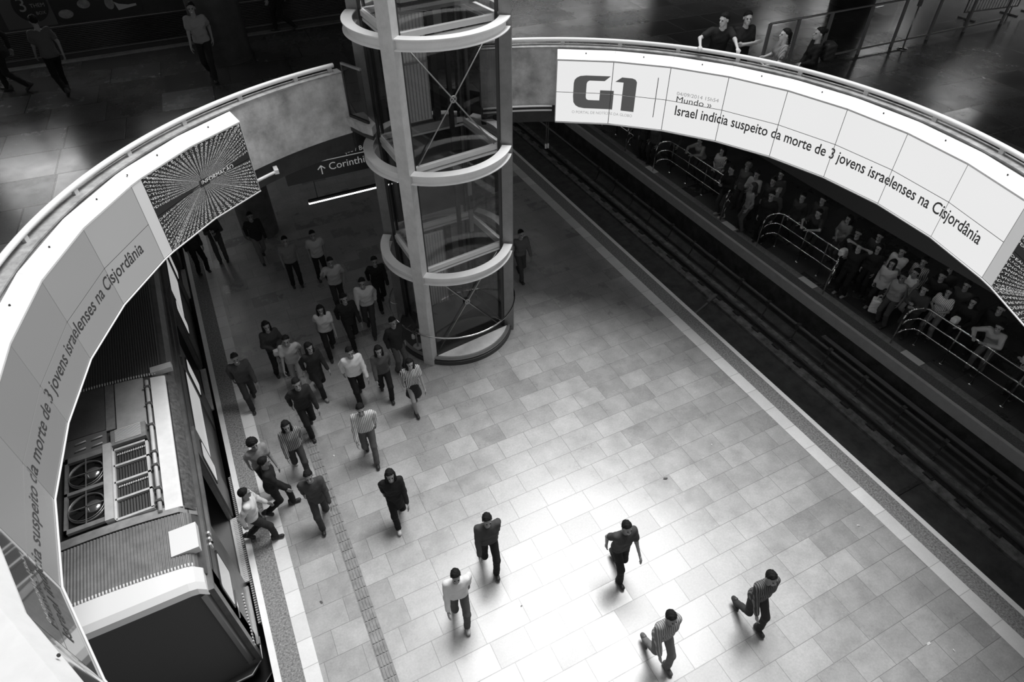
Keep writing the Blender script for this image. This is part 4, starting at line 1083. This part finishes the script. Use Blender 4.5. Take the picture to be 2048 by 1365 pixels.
    def arm(Pt, g, A, lo=1.):
        sh, el, wr = A[:3]
        if lo == 0: return cone(Pt, sh, sh+(el-sh)*.62, (.054+g)*k, (.05+g)*k)
        d = cone(Pt, sh, el, (.05+g)*k, (.038+g)*k); return smin(d, cone(Pt, el, el+(wr-el)*(.9 if g else 1.), (.037+g)*k, (.025+g)*k), .02*k)
    ptsall = np.array([P, nb, *[q for L in legs_j for q in L[:3]], *[q for A in arms for q in A[:3]]])
    # body: one surface with neck, limbs; head and hands joined into the same mesh
    def body_f(Pt):
        d = torso(Pt, -.004)
        d = smin(d, cone(Pt, T(0, -.02, .46), nb+hd*.07*k, .06*k, .05*k), .04*k)
        for A in arms: d = smin(d, arm(Pt, 0, A), .03*k)
        for L in legs_j: d = smin(d, leg(Pt, -.004, L), .03*k)
        return d
    lo, hi = ptsall.min(0)-.17*k, ptsall.max(0)+.17*k
    parts = [(*snets(body_f, lo, hi, vox*1.15), 0)]
    yw, pt_ = look; cy, sy, cp, sp = math.cos(yw), math.sin(yw), math.cos(pt_), math.sin(pt_)
    hx = np.array((cy, sy, 0)); hy = np.array((-sy*cp, cy*cp, sp)); hzv = np.cross(hx, hy); HM = frame(hc, hx, hy, hzv)
    parts.append((*xf(HEAD, HM, k), 0)); parts += [(*xf(e, HM, k), 1) for e in EYES]+[(*xf(e, HM, k), 2) for e in LIPS]
    for sh, el, wr, hnd, pn, s in arms:
        zz = -unit(wr-el); pnn = unit(pn-zz*(pn@zz)); xx = np.cross(pnn, zz); M = frame(wr-zz*.012*k, xx, pnn, zz)
        # thumb towards the front / inside
        parts.append((*xf(HANDS[hnd], M, k, mirror=(s > 0) != (xx[1] > 0) if abs(xx[1]) > .3 else s < 0), 0))
    np_obj('body', parts, [skin(skinv), mat('eye_dark', .01, .2), mat('lip', skinv*.55, .5)], t)
    if hair: np_obj('hair', [(*xf(HAIR[hair], HM, k), 0)], [mat('hair_%02d' % int(hairv*100), hairv, .75, spec=.2)], t)
    # garments
    def folds(Pt, a=.006): return a*np.sin(Pt[:, 0]*31+Pt[:, 2]*17+ph)*np.sin(Pt[:, 2]*38+Pt[:, 1]*23)
    hem = {'tee': -.06, 'long': -.07, 'jacket': -.12, 'tank': -.05, 'dress': -.48, 'coat': -.3}[sty]
    gt = .018 if sty in ('jacket', 'coat') else .019
    def top_f(Pt):
        d = torso(Pt, gt)
        if sty != 'tank':
            for A in arms: d = smin(d, arm(Pt, gt, A, 0 if sty in ('tee', 'dress') else 1), .03*k)
        if hem < -.1: d = smin(d, cone(Pt, T(0, 0, 0), P+np.array((0, 0, hem*k)), .135*k, (.135+.16*-hem)*k), .05*k)
        d = d+folds(Pt); d = smax(d, -((Pt-P)@(U if hem > -.1 else np.array((0, 0, 1.)))-hem*k), .008)
        return smax(d, -(cone(Pt, nb+U*.0, nb+U*.1, .058*k, .075*k)), .01)
    pa = np.array([T(-sw, 0, .5), T(sw, 0, .5), T(0, 0, hem), P]+([q for A in arms for q in (A[:3] if sty in ('long', 'jacket', 'coat') else A[:2])] if sty != 'tank' else []))
    g = snets(top_f, pa.min(0)-.2*k, pa.max(0)+.2*k, vox)
    tm = cloth(top)
    if stripes: 
        tm = stripe_mat(top, stripes)
    np_obj({'tee': 'shirt', 'long': 'long_sleeved_top', 'jacket': 'jacket', 'tank': 'sleeveless_top', 'dress': 'dress', 'coat': 'coat'}[sty], [(*g, 0)], [tm], t)
    if sty != 'dress' or legs != 'bare':
        def bot_f(Pt):
            d = smin(cone(Pt, T(-.065, -.01, .0), T(.065, -.01, .0), .109*k, .109*k), cone(Pt, T(-.05, 0, .05), T(.05, 0, .05), .095*k, .095*k), .04)
            if legs == 'skirt': d = smin(d, cone(Pt, P, (0, 0, .5*k), .13*k, .19*k), .05*k); d = smax(d, -(Pt[:, 2]-.5*k), .01)
            else:
                for L in legs_j: d = smin(d, leg(Pt, .012, L, 1.25, 1. if legs == 'trousers' else 0.), .03*k)
            return smax(d+folds(Pt, .005), (Pt-P)@U-.05*k, .01)
        pb = np.array([P, T(0, 0, .1)]+[q for L in legs_j for q in L[:3]]); g = snets(bot_f, pb.min(0)-.2*k, pb.max(0)+.2*k, vox)
        np_obj({'trousers': 'trousers', 'shorts': 'shorts', 'skirt': 'skirt'}.get(legs, 'trousers'), [(*g, 0)], [cloth(bottom)], t)
    for hip, kn, an, pitch, s in legs_j:
        cp, sp = math.cos(pitch), math.sin(pitch); M = frame(an-np.array((0, 0, .085*k))*1.0, (1, 0, 0), (0, cp, sp), (0, -sp, cp))
        if pitch < 0: M[:3, 3] = an-np.array((0, -.085*sp*k*-1*-1, .085*cp*k))
        v, f_ = xf(SHOE, M, k); mz = v[:, 2].min()
        if mz < 0: v = v-np.array((0, 0, mz))
        np_obj('shoe', [(v, f_, 0)], [mat('shoe_%02d' % int(shoe*100), shoe, .5)], t)
    if strap is not None:
        pts = [T(-sw*.6, .10, .47), T(0, .135, .3), T(.12, .12, .1), T(.16, .0, .02), T(.1, -.13, .12), T(0, -.135, .3), T(-sw*.6, -.09, .47)]
        b = MB().tube([tuple(p+np.array((0, .01 if i < 3 else (-.01 if i > 3 else 0), .02 if i in (0, 6) else 0))) for i, p in enumerate(pts)], .014, 6)
        o = b.build('strap', cloth(strap)); o.parent = t
    info = dict(t=t, k=k, T=T, arms=arms, l2w=lambda p: (x+p[0]*ca-p[1]*sa, y+p[0]*sa+p[1]*ca, z0+p[2]))
    return info
def stripe_mat(v, s):
    nm = 'striped_%03d' % int(v*1000)
    if nm in MATS: return MATS[nm]
    M = mat(nm, v, .85, spec=.25); nt = M.node_tree; b = nt.nodes['Principled BSDF']
    tc = nt.nodes.new('ShaderNodeTexCoord'); wv = nt.nodes.new('ShaderNodeTexWave'); wv.inputs['Scale'].default_value = 9; wv.inputs['Distortion'].default_value = 1.2
    wv.bands_direction = 'X'; nt.links.new(tc.outputs['Object'], wv.inputs['Vector'])
    mr = nt.nodes.new('ShaderNodeMapRange'); mr.inputs[1].default_value = .55; mr.inputs[2].default_value = .75; mr.inputs[3].default_value = v; mr.inputs[4].default_value = s
    nt.links.new(wv.outputs[1], mr.inputs[0]); nt.links.new(mr.outputs[0], b.inputs['Base Color']); return M
# bags
def bag(name, cat, c, size, M, label, rz=0., handle=True, fat=.35):
    w_, d_, h_ = size; t = thing(name, (c[0], c[1], c[2]), label, cat, rz=rz)
    def f(Pt):
        q = np.abs(Pt-np.array((0, 0, h_/2)))-np.array((w_/2, d_/2, h_/2))*(1-fat*.6)*np.array((1, 1, 1)); r = min(w_, d_)*fat*.5
        q = q-0; d = np.linalg.norm(np.maximum(q, 0), axis=1)+np.minimum(q.max(1), 0)-r
        return d+.006*np.sin(Pt[:, 0]*40+Pt[:, 2]*25)*np.sin(Pt[:, 1]*30+Pt[:, 2]*33)
    np_obj('body', [(*snets(f, (-w_*.8, -d_*.8-.03, -.04), (w_*.8, d_*.8+.03, h_*1.15+.03), max(.01, w_/26)), 0)], [M], t)
    if handle:
        for s in (-1, 1):
            b = MB().tube([(-w_*.25, s*d_*.2, h_*.9), (-w_*.2, s*d_*.15, h_*1.2), (0, s*d_*.1, h_*1.32), (w_*.2, s*d_*.15, h_*1.2), (w_*.25, s*d_*.2, h_*.9)], .008, 6)
            o = b.build('handle', M); o.parent = t
    return t
PEOPLE = [
    (-1.00, 11.82, 0, 185, 1.70, 'person in dark clothes walking down the pale line nearest the train', dict(top=0.06, bottom=0.04, hair='short', pose='walk', ph=1, sty='long', skinv=0.2)),
    (-0.18, 12.51, 0, 190, 1.72, 'person in dark clothes left of the crowd, a small pale bag at the waist', dict(top=0.05, bottom=0.025, hair='long', female=True, pose='clasp', sty='long')),
    (0.14, 11.92, 0, 170, 1.68, 'person with pale shoulders and light grey trousers in the left of the crowd', dict(top=0.45, bottom=0.3, hair='short', pose='walk', ph=-1, sty='tee')),
    (0.52, 11.43, 0, 200, 1.70, 'person in a long black coat, a pale bag held at the hip', dict(top=0.03, bottom=0.025, hair='long', female=True, pose='walkbag', ph=1, sty='coat', shoe=0.3)),
    (1.10, 12.67, 0, 178, 1.66, 'dark haired woman in a pale top and black trousers, back row of the crowd', dict(top=0.6, bottom=0.02, hair='long', female=True, pose='walk', ph=1, sty='tee')),
    (2.27, 13.02, 0, 165, 1.80, 'tall person in a loose white shirt and dark trousers right beside the lift', dict(top=0.72, bottom=0.05, hair='short', pose='walk', ph=-1, sty='long', lean=0.1)),
    (1.71, 12.76, 0, 185, 1.72, 'person all in black in front of the tall white shirt by the lift', dict(top=0.025, bottom=0.02, hair='short', pose='walk', ph=1, sty='jacket')),
    (1.30, 10.83, 0, 182, 1.74, 'person in a bright plain white shirt and black trousers, front of the crowd', dict(top=0.82, bottom=0.015, hair='short', pose='walk', ph=1, sty='long')),
    (1.90, 10.65, 0, 176, 1.68, 'person in dark grey between the plain white shirt and the striped shirt', dict(top=0.1, bottom=0.02, hair='long', female=True, pose='walk', ph=-1, sty='long')),
    (2.48, 11.34, 0, 195, 1.70, 'person in a black jacket close to the foot of the lift', dict(top=0.03, bottom=0.1, hair='short', pose='stand', sty='jacket')),
    (2.38, 9.96, 0, 180, 1.66, 'bare-legged woman in a striped shirt at the right end of the crowd', dict(top=0.7, stripes=0.06, bottom=0.03, hair='long', female=True, pose='walk', ph=1, sty='tee', legs='skirt', skinv=0.35)),
    (0.03, 10.38, 0, 188, 1.76, 'man all in black stepping onto the tactile strip below the crowd', dict(top=0.03, bottom=0.02, hair='short', pose='walk', ph=1, sty='long')),
    (-0.41, 9.40, 0, 184, 1.66, 'person in light grey stripes and white shoes left of the tactile strip', dict(top=0.35, stripes=0.08, bottom=0.06, hair='long', female=True, pose='walk', ph=-1, sty='long', shoe=0.75)),
    (1.03, 9.04, 0, 172, 1.76, 'man in a white striped shirt and grey trousers walking alone below the crowd', dict(top=0.8, stripes=0.25, bottom=0.12, hair='short', pose='walk', ph=-1, sty='long', lean=0.12)),
    (-0.29, 7.98, 0, 176, 1.70, 'person in a dark grey jacket on the tactile strip at middle left', dict(top=0.07, bottom=0.06, hair='short', pose='walk', ph=1, sty='jacket')),
    (-1.01, 8.61, 0, 265, 1.72, 'person in black stepping out of the train door', dict(top=0.02, bottom=0.02, hair='short', pose='walk', ph=-1, sty='jacket')),
    (-1.46, 8.10, 0, 260, 1.68, 'person in a white shirt leaving the train just below the person in black', dict(top=0.75, bottom=0.03, hair='short', pose='walk', ph=1, sty='long')),
    (-1.09, 9.23, 0, 200, 1.66, 'person in grey behind the people leaving the train door', dict(top=0.3, bottom=0.12, hair='curly', female=True, pose='walk', ph=1, sty='tee')),
    (1.06, 7.32, 0, 172, 1.70, 'woman in black with pale shoes, furthest left of the scattered walkers', dict(top=0.02, bottom=0.015, hair='long', female=True, pose='walk', ph=1, sty='coat', shoe=0.7)),
    (2.25, 5.64, 0, 170, 1.76, 'person in charcoal long sleeves walking alone at the centre bottom', dict(top=0.07, bottom=0.025, hair='short', pose='walk', ph=-1, sty='long', shoe=0.04)),
    (1.38, 4.97, 0, 168, 1.70, 'person in white shirt and grey trousers, lower left of the scattered walkers', dict(top=0.85, bottom=0.12, hair='short', pose='walk', ph=-1, sty='long', shoe=0.55)),
    (4.31, 4.45, 0, 176, 1.74, 'person in a charcoal tee walking alone right of the centre bottom', dict(top=0.07, bottom=0.03, hair='short', pose='walk', ph=1, sty='tee')),
    (4.05, 2.86, 0, 175, 1.72, 'person in grey stripes and grey trousers nearest the bottom edge', dict(top=0.22, stripes=0.5, bottom=0.2, hair='short', pose='walk', ph=-1, sty='long', shoe=0.15)),
    (5.86, 2.66, 0, 172, 1.74, 'person in dark grey striped top, furthest right of the scattered walkers', dict(top=0.06, stripes=0.2, bottom=0.05, hair='short', pose='walk', ph=-1, sty='long', shoe=0.05)),
    (1.81, 14.39, 0, 175, 1.74, 'person in a pale shirt behind the crowd with one arm raised', dict(top=0.5, bottom=0.04, hair='short', pose='walkraise', ph=1, sty='tee')),
    (2.85, 13.93, 0, 175, 1.72, 'person in black behind the tall white-shirted person, partly behind the lift column', dict(top=0.02, bottom=0.02, hair='short', pose='walk', ph=1, sty='jacket')),
    (1.70, 15.85, 0, 180, 1.70, 'person in a pale top under the sign, right of a pair', dict(top=0.5, bottom=0.02, hair='short', pose='stand', sty='tee')),
    (0.96, 15.91, 0, 180, 1.70, 'person in a grey top in the dark under the sign, left of a pair', dict(top=0.25, bottom=0.02, hair='short', pose='stand', sty='tee')),
    (0.33, 17.68, 0, 185, 1.72, 'person with one pale trouser leg in the dark beside the word-burst screen end', dict(top=0.03, bottom=0.2, hair='short', pose='walk', ph=1, sty='jacket')),
    (-0.76, 18.18, 0, 178, 1.70, 'person with a long white cane in the dark by the platform edge', dict(top=0.06, bottom=0.08, hair='short', pose='phone', sty='jacket')),
    (-1.38, 17.84, 0, 200, 1.74, 'person standing on the platform edge strip by the train far back', dict(top=0.03, bottom=0.015, hair='short', pose='stand', sty='long')),
    (6.84, 13.34, 0, 180, 1.70, 'faint grey figure in the shade just right of the lift', dict(top=0.12, bottom=0.06, hair='short', pose='walk', ph=1, sty='long')),
    (14.31, 17.89, 0, 110, 1.70, 'dark figure at the far end of the waiting crowd, below the logo screen', dict(top=0.04, bottom=0.03, hair='short', sty='jacket', vox=0.019)),
    (14.34, 17.33, 0, 100, 1.68, 'fair-haired woman, second of the far dark group', dict(top=0.08, bottom=0.03, hair='long', hairv=0.2, female=True, sty='long', vox=0.019)),
    (14.98, 16.90, 0, 80, 1.72, 'person in dark clothes third of the far group beside the rail hoop', dict(top=0.05, bottom=0.03, hair='short', sty='jacket', vox=0.019)),
    (14.98, 15.60, 0, 95, 1.70, 'person in a grey top leaning folded arms on the far guard rail', dict(top=0.25, bottom=0.04, hair='short', pose='lean', sty='long', hands=((14.52, 15.42, 1.16), (14.52, 15.78, 1.16)), lean=0.4, vox=0.019)),
    (15.00, 14.60, 0, 90, 1.70, 'person in a pale striped shirt behind the far guard rail', dict(top=0.6, stripes=0.1, bottom=0.04, hair='long', female=True, pose='clasp', sty='tee', vox=0.019)),
    (15.00, 13.41, 0, 100, 1.70, 'person with curly light hair behind the man in black at the rail end', dict(top=0.1, bottom=0.05, hair='curly', hairv=0.14, female=True, sty='jacket', vox=0.019)),
    (14.28, 13.35, 0, 80, 1.80, 'tall man in a black jacket and jeans with pale shoes at the rail end', dict(top=0.015, bottom=0.06, hair='short', pose='phone', sty='jacket', shoe=0.5, vox=0.019)),
    (14.28, 12.35, 0, 60, 1.70, 'woman seen from behind in a grey sleeveless top', dict(top=0.28, bottom=0.1, hair='long', hairv=0.05, female=True, pose='stand', sty='tank', vox=0.019)),
    (14.87, 12.86, 0, 100, 1.72, 'man in a pale jacket standing behind the grey-topped woman', dict(top=0.4, bottom=0.03, hair='short', pose='phone', sty='jacket', vox=0.019)),
    (14.28, 11.61, 0, 110, 1.78, 'tall person all in black at the start of the middle guard rail', dict(top=0.02, bottom=0.012, hair='short', pose='stand', sty='jacket', vox=0.019)),
    (15.05, 12.33, 0, 95, 1.70, 'person with a pale face in the second row behind the rail', dict(top=0.05, bottom=0.03, hair='short', sty='long', vox=0.019)),
    (15.57, 12.54, 0, 95, 1.70, 'person in the back row whose face catches the light above the others', dict(top=0.08, bottom=0.03, hair='short', sty='long', vox=0.019)),
    (14.79, 11.84, 0, 95, 1.64, 'shorter fair-haired person in the middle of the crowd', dict(top=0.1, bottom=0.04, hair='bun', hairv=0.25, female=True, sty='long', vox=0.019)),
    (14.98, 10.35, 0, 90, 1.72, 'man in dark clothes leaning folded arms on the middle guard rail', dict(top=0.04, bottom=0.03, hair='short', pose='lean', sty='tee', hands=((14.54, 10.2, 1.16), (14.54, 10.5, 1.16)), lean=0.35, skinv=0.36, vox=0.019)),
    (15.45, 9.75, 0, 80, 1.66, 'woman with a round pale face in grey behind the middle guard rail', dict(top=0.2, bottom=0.1, hair='long', female=True, pose='clasp', sty='long', vox=0.019)),
    (15.11, 11.19, 0, 95, 1.72, 'dark figure deep in the crowd under the beam, left of the white-bag man', dict(top=0.04, bottom=0.03, hair='short', sty='jacket', vox=0.019)),
    (15.50, 10.79, 0, 95, 1.72, 'dim figure in the back row right under the beam edge', dict(top=0.06, bottom=0.03, hair='short', sty='long', vox=0.019)),
    (14.98, 9.05, 0, 100, 1.74, 'man in black holding a round white bag behind the middle guard rail', dict(top=0.015, bottom=0.02, hair='short', pose='gest', sty='jacket', vox=0.019)),
    (14.46, 8.55, 0, 95, 1.76, 'man in black with hands behind his head by the middle guard rail', dict(top=0.02, bottom=0.015, hair='short', pose='head', sty='tee', shoe=0.3, skinv=0.34, vox=0.019)),
    (14.98, 8.34, 0, 95, 1.68, 'woman in black with a pale face behind the man with raised arms', dict(top=0.03, bottom=0.02, hair='long', female=True, sty='long', vox=0.019)),
    (15.41, 8.69, 0, 95, 1.72, 'person in dark clothes at the back above the woman in black', dict(top=0.05, bottom=0.03, hair='short', sty='long', vox=0.019)),
    (14.75, 7.71, 0, 100, 1.66, 'woman in a pale jacket holding a big white carrier bag', dict(top=0.5, bottom=0.03, hair='long', female=True, pose='bag', sty='jacket', shoe=0.3, vox=0.019)),
    (15.36, 7.93, 0, 95, 1.72, 'man in a pale shirt with folded arms in the second row', dict(top=0.55, bottom=0.03, hair='short', pose='fold', sty='long', vox=0.019)),
    (14.46, 7.16, 0, 92, 1.70, 'man in a grey sleeveless top, front row beside the carrier bag', dict(top=0.3, bottom=0.07, hair='short', pose='stand', sty='tank', skinv=0.16, vox=0.019)),
    (15.02, 7.19, 0, 85, 1.66, 'woman in a white vest top and pale trousers beside the rail hoop', dict(top=0.7, bottom=0.4, hair='pony', female=True, pose='walk', ph=1, sty='tank', skinv=0.3, vox=0.019)),
    (14.98, 6.26, 0, 95, 1.66, 'woman in a white patterned top next to the rail hoop', dict(top=0.75, stripes=0.2, bottom=0.2, hair='long', female=True, pose='clasp', sty='tee', vox=0.019)),
    (15.31, 6.72, 0, 95, 1.74, 'man in black behind the white patterned top', dict(top=0.02, bottom=0.02, hair='short', sty='jacket', vox=0.019)),
    (14.53, 6.60, 0, 95, 1.68, 'person with a pale lit face between the white vest and the patterned top', dict(top=0.06, bottom=0.03, hair='short', pose='phone', sty='long', vox=0.019)),
    (15.54, 7.40, 0, 95, 1.66, 'person in a patterned pale top in the back row', dict(top=0.5, stripes=0.05, bottom=0.03, hair='bun', female=True, sty='long', vox=0.019)),
    (15.85, 6.87, 0, 95, 1.70, 'person in a dark cap under the beam', dict(top=0.04, bottom=0.03, hair='cap', sty='jacket', vox=0.019)),
    (15.11, 5.72, 0, 92, 1.70, 'person in black clutching a small white bag behind the nearest guard rail', dict(top=0.015, bottom=0.015, hair='long', female=True, pose='gest', sty='long', vox=0.019)),
    (15.56, 6.22, 0, 95, 1.70, 'dim figure behind the person with the small white bag', dict(top=0.07, bottom=0.03, hair='short', sty='long', vox=0.019)),
    (14.98, 4.89, 0, 95, 1.70, 'person in a pale denim shirt leaning folded arms on the nearest guard rail', dict(top=0.42, bottom=0.12, hair='short', pose='lean', sty='long', hands=((14.54, 4.8, 1.17), (14.54, 5.12, 1.17)), lean=0.42, vox=0.019)),
    (15.41, 5.25, 0, 95, 1.72, 'person in black standing back from the rail between the two pale shirts', dict(top=0.02, bottom=0.02, hair='short', sty='jacket', vox=0.019)),
    (15.00, 3.95, 0, 85, 1.70, 'person in a pale shirt with a dark strap at the right edge', dict(top=0.5, bottom=0.03, hair='short', pose='fold', sty='long', strap=0.01, vox=0.019)),
    (-3.53, 18.04, 5.7, 75, 1.72, 'broad person in dark clothes by the round sign on the concourse at top left', dict(top=0.03, bottom=0.02, hair='short', pose='walk', ph=1, sty='jacket', vox=0.018)),
    (-2.53, 17.32, 5.7, 20, 1.68, 'person in a grey shirt and black trousers walking by the shutters at top left', dict(top=0.11, bottom=0.012, hair='short', pose='walk', ph=1, sty='tee', vox=0.018)),
    (0.51, 16.74, 5.7, 170, 1.70, 'person in a pale shirt in front of the round column on the concourse', dict(top=0.3, bottom=0.02, hair='short', pose='walk', ph=-1, sty='tee', vox=0.018)),
    (2.77, 19.51, 5.7, 80, 1.70, 'dark figure by the shutters right of the round column', dict(top=0.02, bottom=0.02, hair='short', pose='walk', ph=1, sty='jacket', vox=0.018)),
]
WHO = []
for x, y, z, face, h, label, kw in PEOPLE:
    g = 'people on the concourse' if z else ('people waiting on the far platform' if x > 12 else 'people on the central platform')
    WHO.append(person(x, y, z, face, h, label, group=g, **kw))
def by(s): return next(w_ for w_ in WHO if s in w_['t']['label'])
# four people talking at the parapet
g = 'people at the parapet rail'
a = person(9.93, 10.45, F, 150, 1.78, 'man in a dark short-sleeved uniform leaning both hands on the parapet rail', top=.025, bottom=.02, pose='rail', sty='tee', hands=((9.841, 9.78, 6.93), (9.36, 10.36, 6.93)), lean=.22, skinv=.62, look=(-.9, -.1), group=g, hair='short')
b = person(10.42, 10.32, F, 170, 1.76, 'man in a dark short-sleeved uniform with folded arms behind the rail', top=.025, bottom=.02, pose='fold', sty='tee', skinv=.62, look=(-.3, 0), group=g, hair='short')
c = person(10.62, 9.42, F, 62, 1.64, 'woman with dark hair in a grey print top holding a white bag at the rail', top=.33, stripes=.12, bottom=.05, pose='gest', sty='tee', female=True, hair='pony', skinv=.62, look=(.1, .1), group=g)
d = person(11.2, 9.12, F, 60, 1.66, 'person in black with a backpack behind the woman with the white bag', top=.015, bottom=.015, pose='clasp', sty='jacket', hair='bun', skinv=.5, look=(.1, .1), group=g)
paper = mat('bag_white', .82, .55); black_bag = mat('bag_black', .02, .6); pale_bag = mat('bag_pale', .6, .6)
def hang(w_, arm, size, M, label, dz=None, off=(0, 0), name='carrier_bag', cat='bag', handle=True):
    wr = w_['arms'][arm][2]; q = w_['l2w'](wr); h_ = size[2]
    z = (q[2]-.09-h_*1.32) if dz is None else dz
    return bag(name, cat, (q[0]+off[0], q[1]+off[1], max(z, w_['t'].location.z+.01)), size, M, label, rz=w_['t'].rotation_euler.z+.4, handle=handle)
hang(c, 0, (.26, .12, .34), paper, 'white carrier bag hanging from the arm of the woman at the parapet rail', off=(-.08, .03))
q = d['l2w'](d['T'](0, -.27, .14)); bag('backpack', 'backpack', q, (.3, .17, .40), black_bag, 'black backpack on the person in black at the parapet rail', rz=R(60), handle=False, fat=.7)
hang(by('holding a big white carrier bag'), 0, (.30, .2, .42), paper, 'big white carrier bag held low by the woman in the pale jacket', off=(-.24, -.04))
q = by('holding a round white bag'); p = q['l2w'](q['T'](0, .42, .14)); bag('handbag', 'bag', p, (.22, .16, .2), paper, 'round white bag held by the man in black behind the middle guard rail', handle=False, fat=.9)
q = by('clutching a small white bag'); p = q['l2w'](q['T'](0, .42, .2)); bag('handbag', 'bag', p, (.2, .12, .16), paper, 'small white bag held at the chest behind the nearest guard rail', handle=False, fat=.7)
q = by('a small pale bag at the waist'); p = q['l2w'](q['T'](0, .30, .0)); bag('handbag', 'bag', p, (.2, .1, .15), pale_bag, 'small pale bag at the waist of the person in dark clothes left of the crowd', handle=False, fat=.6)
hang(by('a pale bag held at the hip'), 1, (.26, .14, .26), pale_bag, 'pale bag at the hip of the person in the long black coat')
q = by('long white cane'); hp = q['l2w'](q['arms'][1][2]); cn = MB().tube([(hp[0], hp[1], hp[2]+.08), (hp[0]+.18, hp[1]-.9, .02)], .012, 8).build('walking_cane', mat('cane_white', .5, .5)); tag(cn, 'long thin cane reaching forward from the person in the dark by the platform edge', 'cane')
# scraps on the platform
def scrap(x, y, s_, v, label, a):
    b_ = MB(); ca, sa = math.cos(a), math.sin(a)
    pts = [(-s_, -s_*.4, .006), (s_*.7, -s_*.5, .012), (s_, s_*.3, .008), (-s_*.2, s_*.5, .02), (-s_*.9, s_*.2, .01)]
    vs = [(x+px*ca-py*sa, y+px*sa+py*ca, z) for px, py, z in pts]; vs += [(px, py, z-.004) for px, py, z in vs]
    b_.add(vs, [(0, 1, 2, 3, 4), (9, 8, 7, 6, 5)]+[(i, 5+i, 5+(i+1) % 5, (i+1) % 5) for i in range(5)])
    tag(b_.build('paper_scrap', mat('scrap_%d' % int(v*100), v, .7)), label, 'litter', 'litter on the platform floor')
scrap(8.35, 0.92, 0.04, 0.85, 'white paper scrap near the lower right edge of the platform', 0.0)
scrap(8.63, 0.65, 0.025, 0.8, 'tiny white scrap right of the larger paper scrap at lower right', 1.3)
scrap(9.10, 3.09, 0.03, 0.8, 'white scrap on the floor near the right-hand pale band', 2.6)
scrap(7.83, 5.98, 0.02, 0.8, 'tiny white scrap on the floor right of centre', 3.9)
scrap(-0.78, 6.33, 0.035, 0.12, 'small dark leaf on the floor beside the left pale band', 5.2)
scrap(2.42, 4.64, 0.02, 0.3, 'tiny grey scrap at the bottom centre of the bright floor', 6.5)
scrap(0.29, 9.46, 0.025, 0.85, 'tiny white scrap right of the tactile strip', 7.8)
scrap(6.38, 5.71, 0.05, 0.09, 'dark smear of litter on the floor right of centre', 9.1)
